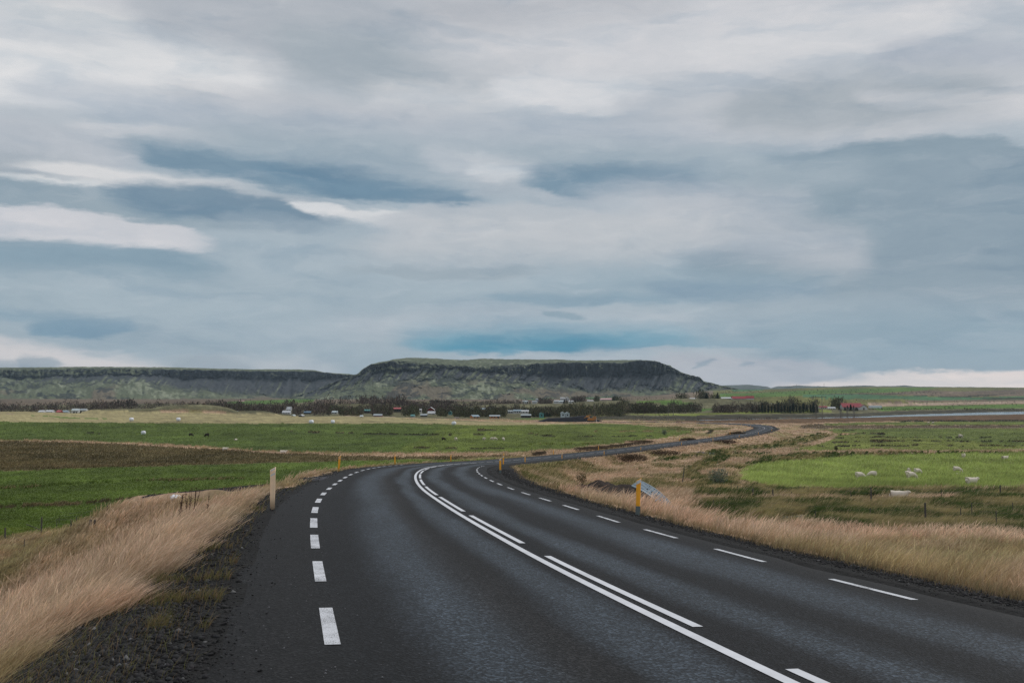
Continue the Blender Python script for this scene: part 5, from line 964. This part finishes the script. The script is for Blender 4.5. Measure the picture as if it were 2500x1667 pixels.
# ---- poles
PW=mat('pole_wood',(.16,.145,.125),.85)
def pole(X,row0,row1,D,label,name='power_pole',cat='power pole',r=.16,ins=True):
    c=atD(X,D); zt=-(row0-HOR)/F*D; zb=min(c.z,-(row1-HOR)/F*D); t=empty(name,(c.x,D,zb)); MB().tube((0,0,-.5),(0,0,zt-zb),r,r*.7,7).build('pole',PW,t)
    if ins: MB().box(-.5,.5,-.07,.07,zt-zb-1.,zt-zb-.85).build('crossarm',PW,t); MB().tube((-.4,0,zt-zb-.85),(-.4,0,zt-zb-.5),.09,.05,6).tube((.4,0,zt-zb-.85),(.4,0,zt-zb-.5),.09,.05,6).build('insulator',flat('insulator_glaze',(.2,.22,.24)),t)
    return tag(t,label,cat)
def hframe(X0,X1,row0,row1,D,label,armx,xb=False,row_arm=None,r=.17):
    c=atD((X0+X1)/2,D); zb=min(c.z,-(row1-HOR)/F*D); H=-(row0-HOR)/F*D-zb; w=(X1-X0)/F*D/2; t=empty('power_pylon',(c.x,D,zb))
    for s in (-1,1): MB().tube((s*w,0,-.6),(s*w,0,H),r,r*.75,7).build('pole',PW,t)
    if armx: a=armx/F*D/2; za=-(row_arm-HOR)/F*D-zb; MB().box(-a,a,-.16,.16,za-.16,za+.16).build('crossarm',PW,t); 
    if armx:
        b=MB()
        for xx in (-a*.9,0,a*.9): b.tube((xx,0,za-.2),(xx,0,za-1.1),.11,.11,6)
        b.build('insulator',flat('insulator_glaze',(.2,.22,.24)),t)
    if xb: b=MB(); b.tube((-w,0,H*.35),(w,0,H*.85),.1,.1,5).tube((w,0,H*.35),(-w,0,H*.85),.1,.1,5).build('cross_brace',PW,t)
    return tag(t,label,'power pylon')
hframe(1992.5,2007.5,965.5,1021,760,'tall wooden two-legged power pylon with wide crossarm at river edge',38,False,968.8,.3)
hframe(1631.3,1643.7,983,1015.5,830,'slim cross-braced two-legged pylon above the dark grassy mound',0,True,None,.26)
for X,l in ((2052.5,'paired grey poles with dark transformer before the crimson barn, left of three'),(2069,'paired grey poles before the crimson barn, middle of three'),(2085,'paired grey poles before the crimson barn, right of three')):
    t=hframe(X-1.2,X+1.2,993.5,1020,790,l,5,False,1000.,.24); 
for X,r0,l in ((1599.5,1006,'short pale pole at left end of the stayed group above dark mound'),(1611.5,1007,'short pole with leaning brace, middle of the stayed group'),(1622.5,1005.5,'short pale pole with leaning brace, right of the stayed group')):
    t=pole(X,r0,1015.5,835,l,'stayed_pole','pole',.17,False); w=4.5
    if X>1605: MB().tube((-2.6,0,3.2),(.0,0,.0),.14,.14,5).build('leaning_brace',DKW,t)
pole(1452,985.5,1029.8,609,'single tall wooden pole standing at the black gravel heap')
for X,a_,b_,D,l in ((990,995.5,1004,940,'thin grey pole in woodland right of the pink-red roof'),(1124.5,1000,1008,900,'thin grey pole in woodland right of the teal cabin'),(1945,937.5,942,7600,'thin far mast on the bluish hill skyline, left of two'),(2012,936,944,7700,'thin far mast on the bluish hill skyline, right of two')): pole(X,a_,b_,D,l,'mast' if D>5000 else 'power_pole','mast' if D>5000 else 'power pole',.22 if D<5000 else 1.2,False)
# ---- gravel heap and machine
X=np.linspace(1308,1478,170); prof=np.interp(X,[1308,1322,1340,1365,1400,1420,1433,1442,1458,1466,1478],[1030.5,1025,1019.5,1019,1016.5,1013.5,1012.8,1016,1024,1026,1030.5]); yd=np.linspace(-1,1,41); D0=628.
xs=(X-CX)/F*D0; Hh=-(prof-HOR)/F*D0-(-(1030.8-HOR)/F*D0); ZB=-(1030.6-HOR)/F*D0
gx=np.repeat(xs[None],41,0); k_=np.clip(1-np.abs(yd)[:,None],0,1); gh=np.minimum(Hh[None],k_*11*.62)+ (fbm(gx*.35,yd[:,None]*6+gx*0,701,4)-.5)*.7*np.clip(Hh[None],0,1); I=np.arange(41*170).reshape(41,170)
me=mesh_np('gravel_heap',np.stack([gx,D0+yd[:,None]*11+gx*0,ZB-.3+gh],-1).reshape(-1,3),quads=np.stack([I[:-1,:-1],I[:-1,1:],I[1:,1:],I[1:,:-1]],-1).reshape(-1,4),smooth=True)
tag(link('gravel_heap',me,mat('black_gravel_heap',(.011,.013,.018),.95,nscale=.6,namt=.35,bump=.5,bscale=2)),'long black heap of gravel behind the hay field, beside single pole','gravel heap')
def bk(X,R,D): c=ray(X,R); t=D/c[1]; return Vector((c[0]*t,D,c[2]*t))
o0=bk(1439,1029.8,611); t=empty('crusher_machine',o0); OR=flat('machine_orange',(.36,.17,.05)); s=652/F
MB().box(1*s*.0-1.2,3.6,-1.,1.,.9,2.4,.9).box(2.2,4.2,-1.1,1.1,1.6,3.4,.85).build('body',OR,t); MB().box(-2.2,.2,-.9,.9,2.9,4.0,.6).tube((-3.2,0,2.4),(.8,0,4.4),.22,.22,6).build('conveyor',OR,t); MB().box(-.4,.2,-.3,.3,0,3.,1).build('leg',flat('pale_steel',(.6,.55,.48)),t)
MB().box(-1.2,4.0,-1.15,-.75,0,.9).box(-1.2,4.0,.75,1.15,0,.9).build('track',DKW,t); tag(t,'small orange crushing machine working against the black gravel heap','machine')
o0=bk(1453,1029.7,611); t=empty('site_cabin',o0); MB().box(-.9,.9,-.8,.8,0,2.5,.96).build('wall',flat('wall_white',WCOL['white']),t); MB().box(-1.,1.,-.9,.9,2.5,2.65).build('roof',flat('roof_grey',ROOF['grey'],.5),t); MB().box(-.35,.35,-.86,-.8,.2,1.9).build('door',GLASS,t); tag(t,'tiny white cabin at foot of the single tall pole','cabin')
# ---- woods: leafless birch scrub as stuff, conifers one by one
def twigtrees(P_,H,W_,n,col,name,label=None,flat_=.0):
    N=len(P_); u=rng.random((N,n)); v=rng.random((N,n))*6.283; rr=np.sqrt(rng.random((N,n)))*W_[:,None]*(.35+.9*np.sin(np.clip(u*.9+.08,0,1)*math.pi)); z=H[:,None]*(u**.8)
    c=np.stack([P_[:,0,None]+rr*np.cos(v),P_[:,1,None]+rr*np.sin(v),P_[:,2,None]+z-.2],-1).reshape(-1,3); M=len(c); px_=np.hypot(c[:,0],c[:,1])/995.
    hh=np.repeat(H,n)*(.10+.14*rng.random(M)); ww=px_*(.32+.5*rng.random(M)); a=rng.random(M)*6.28; ax=np.stack([np.cos(a)*ww,np.sin(a)*ww,0*a],-1)*.75; up=np.stack([rng.normal(0,.25,M)*hh,0*a,hh],-1)
    VV=np.stack([c-ax*.6,c+ax*.6,c+up+ax*.25,c+up-ax*.25],1).reshape(-1,3); tc=varied(col,N,.4,.1).repeat(n,0)*(1+.45*rng.normal(0,1,(M,1))).clip(.3,1.8); CC=np.repeat(tc,4,0)
    o=link(name,mesh_np(name,VV,quads=np.arange(M*4).reshape(-1,4),col=np.clip(CC,0,1)),LEAF2); return tag(o,kind='stuff')
def wood(xr,Dr,N,h,col,n=16,name='birch_wood',dens=None,w_=1.4):
    X=rng.uniform(xr[0],xr[1],N*3); D=rng.uniform(Dr[0],Dr[1],N*3); keep=fbm(X*.03,D*.02,711,3)>rng.uniform(.2,.62,N*3)
    X,D=X[keep],D[keep]
    for hX,h0,h1,hw,hD,*_ in HS:
        k=~((np.abs(X-hX)<hw/2+5)&(D<hD+4)&(D>hD-260)); X,D=X[k],D[k]
    N=int(N*.75) if N>250 else N; X,D=X[:N],D[:N]; x=(X-CX)/F*D*CT; z=ground(x,D,False); H=h*(.45+.8*rng.random(len(X)))*(.35+1.35*fbm(X*.05,D*.01,713,3)); return twigtrees(np.stack([x,D,z],-1),H,H*.28*w_*(.7+.6*rng.random(len(X))),n,col,name)
B1=(.095,.077,.066); B2=(.072,.074,.042); B3=(.14,.125,.08)
wood((495,720),(840,1130),900,7.,B1); wood((500,720),(840,1000),260,6.,B2); wood((620,1000),(790,1000),900,5.5,B1); wood((700,1000),(1000,1180),520,7,B1); wood((800,1180),(790,960),1100,5.5,B2); wood((880,1100),(960,1180),700,7.5,B1)
wood((1000,1330),(770,980),1500,5.,B2); wood((1040,1350),(830,1000),700,6.,B1); wood((1250,1520),(780,1000),1300,6.5,B2); wood((1300,1530),(800,900),400,6.5,B3); wood((1000,1300),(1150,1450),500,5,B1)
wood((1440,1520),(1450,1600),120,6,B2); wood((1395,1465),(1500,1620),150,5.5,B1,name='birch_wood'); wood((1230,1400),(1250,1380),300,6,B1); wood((1495,1710),(930,985),700,7.5,B2); wood((1495,1710),(930,1000),400,7.,B1); wood((1740,1850),(930,985),330,8,B1); wood((1830,1995),(950,1010),240,8,(.085,.08,.055),18,w_=.8)
wood((1650,1700),(1300,1380),50,7,B2); wood((1700,1765),(1290,1345),80,8.5,B2,20); wood((0,330),(1000,1300),700,7,B1); wood((330,560),(1000,1300),300,6,B1); wood((2030,2056),(1150,1200),30,9,B2,30); wood((1900,1990),(1010,1040),60,6,B2)
wood((1400,1700),(700,770),150,1.6,B3,6,'scrub'); wood((1850,2500),(1110,1160),900,1.7,B2,5,'scrub'); wood((1500,2480),(1300,2000),420,3.2,B2,5,'scrub'); wood((1750,2300),(2600,3400),500,5,B2,4,'scrub'); wood((560,1500),(1700,2600),420,4,B2,5,'scrub'); wood((1700,1900),(700,760),120,1.4,B1,6,'scrub')
CON=leafmat('conifer_needles',.05,.9)
def conifer_mesh(seed,thin=1.):
    rg=np.random.default_rng(seed); n=420; u=rg.random(n)**.8; a=rg.random(n)*6.28; r=(1-u)**.85*.26*thin*(.55+.6*rg.random(n)); z=.06+.94*u; c=np.stack([r*np.cos(a),r*np.sin(a),z],-1); L=.075+.05*rg.random(n); o=np.stack([np.cos(a)*L,np.sin(a)*L,-L*.45],-1); s=np.stack([-np.sin(a)*L*.6,np.cos(a)*L*.6,0*a],-1)
    VV=np.stack([c-s-o*.3,c+s-o*.3,c+o],1).reshape(-1,3); me=mesh_np('crown',VV,tris=np.arange(n*3).reshape(-1,3),col=np.repeat(np.array([(.022,.034,.026)])*(.6+.8*rg.random((n,1))),3,0)); me.materials.append(CON); return me
CMS=[conifer_mesh(800+i,1.+.25*(i%3-1)) for i in range(4)]; TRK=mat('conifer_bark',(.05,.04,.03),.9); tm=MB().tube((0,0,-.03),(0,0,.9),.02,.004,6).me('trunk'); tm.materials.append(TRK)
PROT=[]
for cm in CMS: t=empty('conifer_tree'); link('crown',cm,None,t); link('trunk',tm,None,t); PROT.append(t)
usedc=set()
def conifer(X,D,hpx,label,grp,wd=1.):
    k=int(rng.integers(4)); t=PROT[k] if k not in usedc else copy_tree(PROT[k]); usedc.add(k); c=atD(X,D); H=hpx/F*D; t.location=c; t.scale=(H*wd,H*wd,H); t.rotation_euler=(0,0,rng.random()*6); return tag(t,label,'conifer',grp)
def row(items,lab,grp,wd=1.):
    for i,(X,D,h) in enumerate(sorted(items)): conifer(float(X),D,h,lab%ordn(i),grp,wd)
row([(228,1280,9),(236,1290,10),(244,1280,9),(252,1290,10),(274,1300,12),(282,1290,12),(288,1300,17),(296,1290,13),(302,1290,12),(310,1300,15),(316,1290,17),(322,1300,16),(328,1290,13),(334,1290,9)],'%s conifer from left in the dark plantation below the left ridge','conifers of the plantation below the left ridge',1.2)
conifer(182,700,9,'dark conifer in front of the two-storey white farmhouse','conifers beside the left farmhouses'); conifer(196,700,9,'dark conifer between the two white farmhouses at far left','conifers beside the left farmhouses'); conifer(112,900,9,'lone dark conifer behind the long white shed at far left','conifers beside the left farmhouses'); conifer(232,900,9,'lone conifer right of the far left farmhouses','conifers beside the left farmhouses'); conifer(482,1300,10,'lone conifer on brown hill skyline at left','conifers beside the left farmhouses')
row([(515,850,15),(618,1000,11),(690,900,19),(640,1000,10),(655,950,12),(572,1150,11),(898,1100,9),(926,1080,12),(940,1050,10),(860,960,9),(1010,900,9),(624,870,12),(745,900,10),(830,900,10)],'%s dark conifer from left poking above the leafless woodland','conifers in the leafless woodland')
row([(float(X),1450,7.+rng.random()*2) for X in np.arange(1052,1110,4.2)],'%s conifer from left in the straight dark row below the mesa','conifers in the straight row below the mesa',1.5)
row([(1304,780,11),(1312,785,13),(1320,790,13),(1328,785,13),(1336,790,12),(1342,790,11)],'%s black conifer from left in block beside the gravel heap','conifers in the block left of the gravel heap',1.5)
row([(1288,1420,8),(1294,1420,9),(1378,1400,10),(1384,1400,8)],'%s dark conifer from left among the white hillside houses','conifers among the hillside houses',1.4)
row([(X,945+i%3*5,(19,17,20,25,18)[i%5] if X<1955 else (21,25,20)[i%3]) for i,X in enumerate([1838,1846,1853,1861,1868,1876,1884,1892,1900,1908,1916,1923,1929,1937,1945,1953,1962,1970,1979,1986,1994])],'%s tall conifer from left in the windbreak beside the river pylon','conifers in the windbreak left of the river pylon',.85)
row([(2063,1060,10),(2069,1060,13),(2077,1060,16),(2084,1060,13),(2090,1060,10),(2094,1060,8),(2049,1100,9)],'%s dark conifer from left in front of the big crimson barn','conifers in front of the big crimson barn',1.2)
row([(1497,1500,12),(1501,1500,14),(1752,1270,15),(1725,1290,15)],'%s dark tree from left at the far farm shelter belts','dark trees at far shelter belts',1.2)
print('far things done')
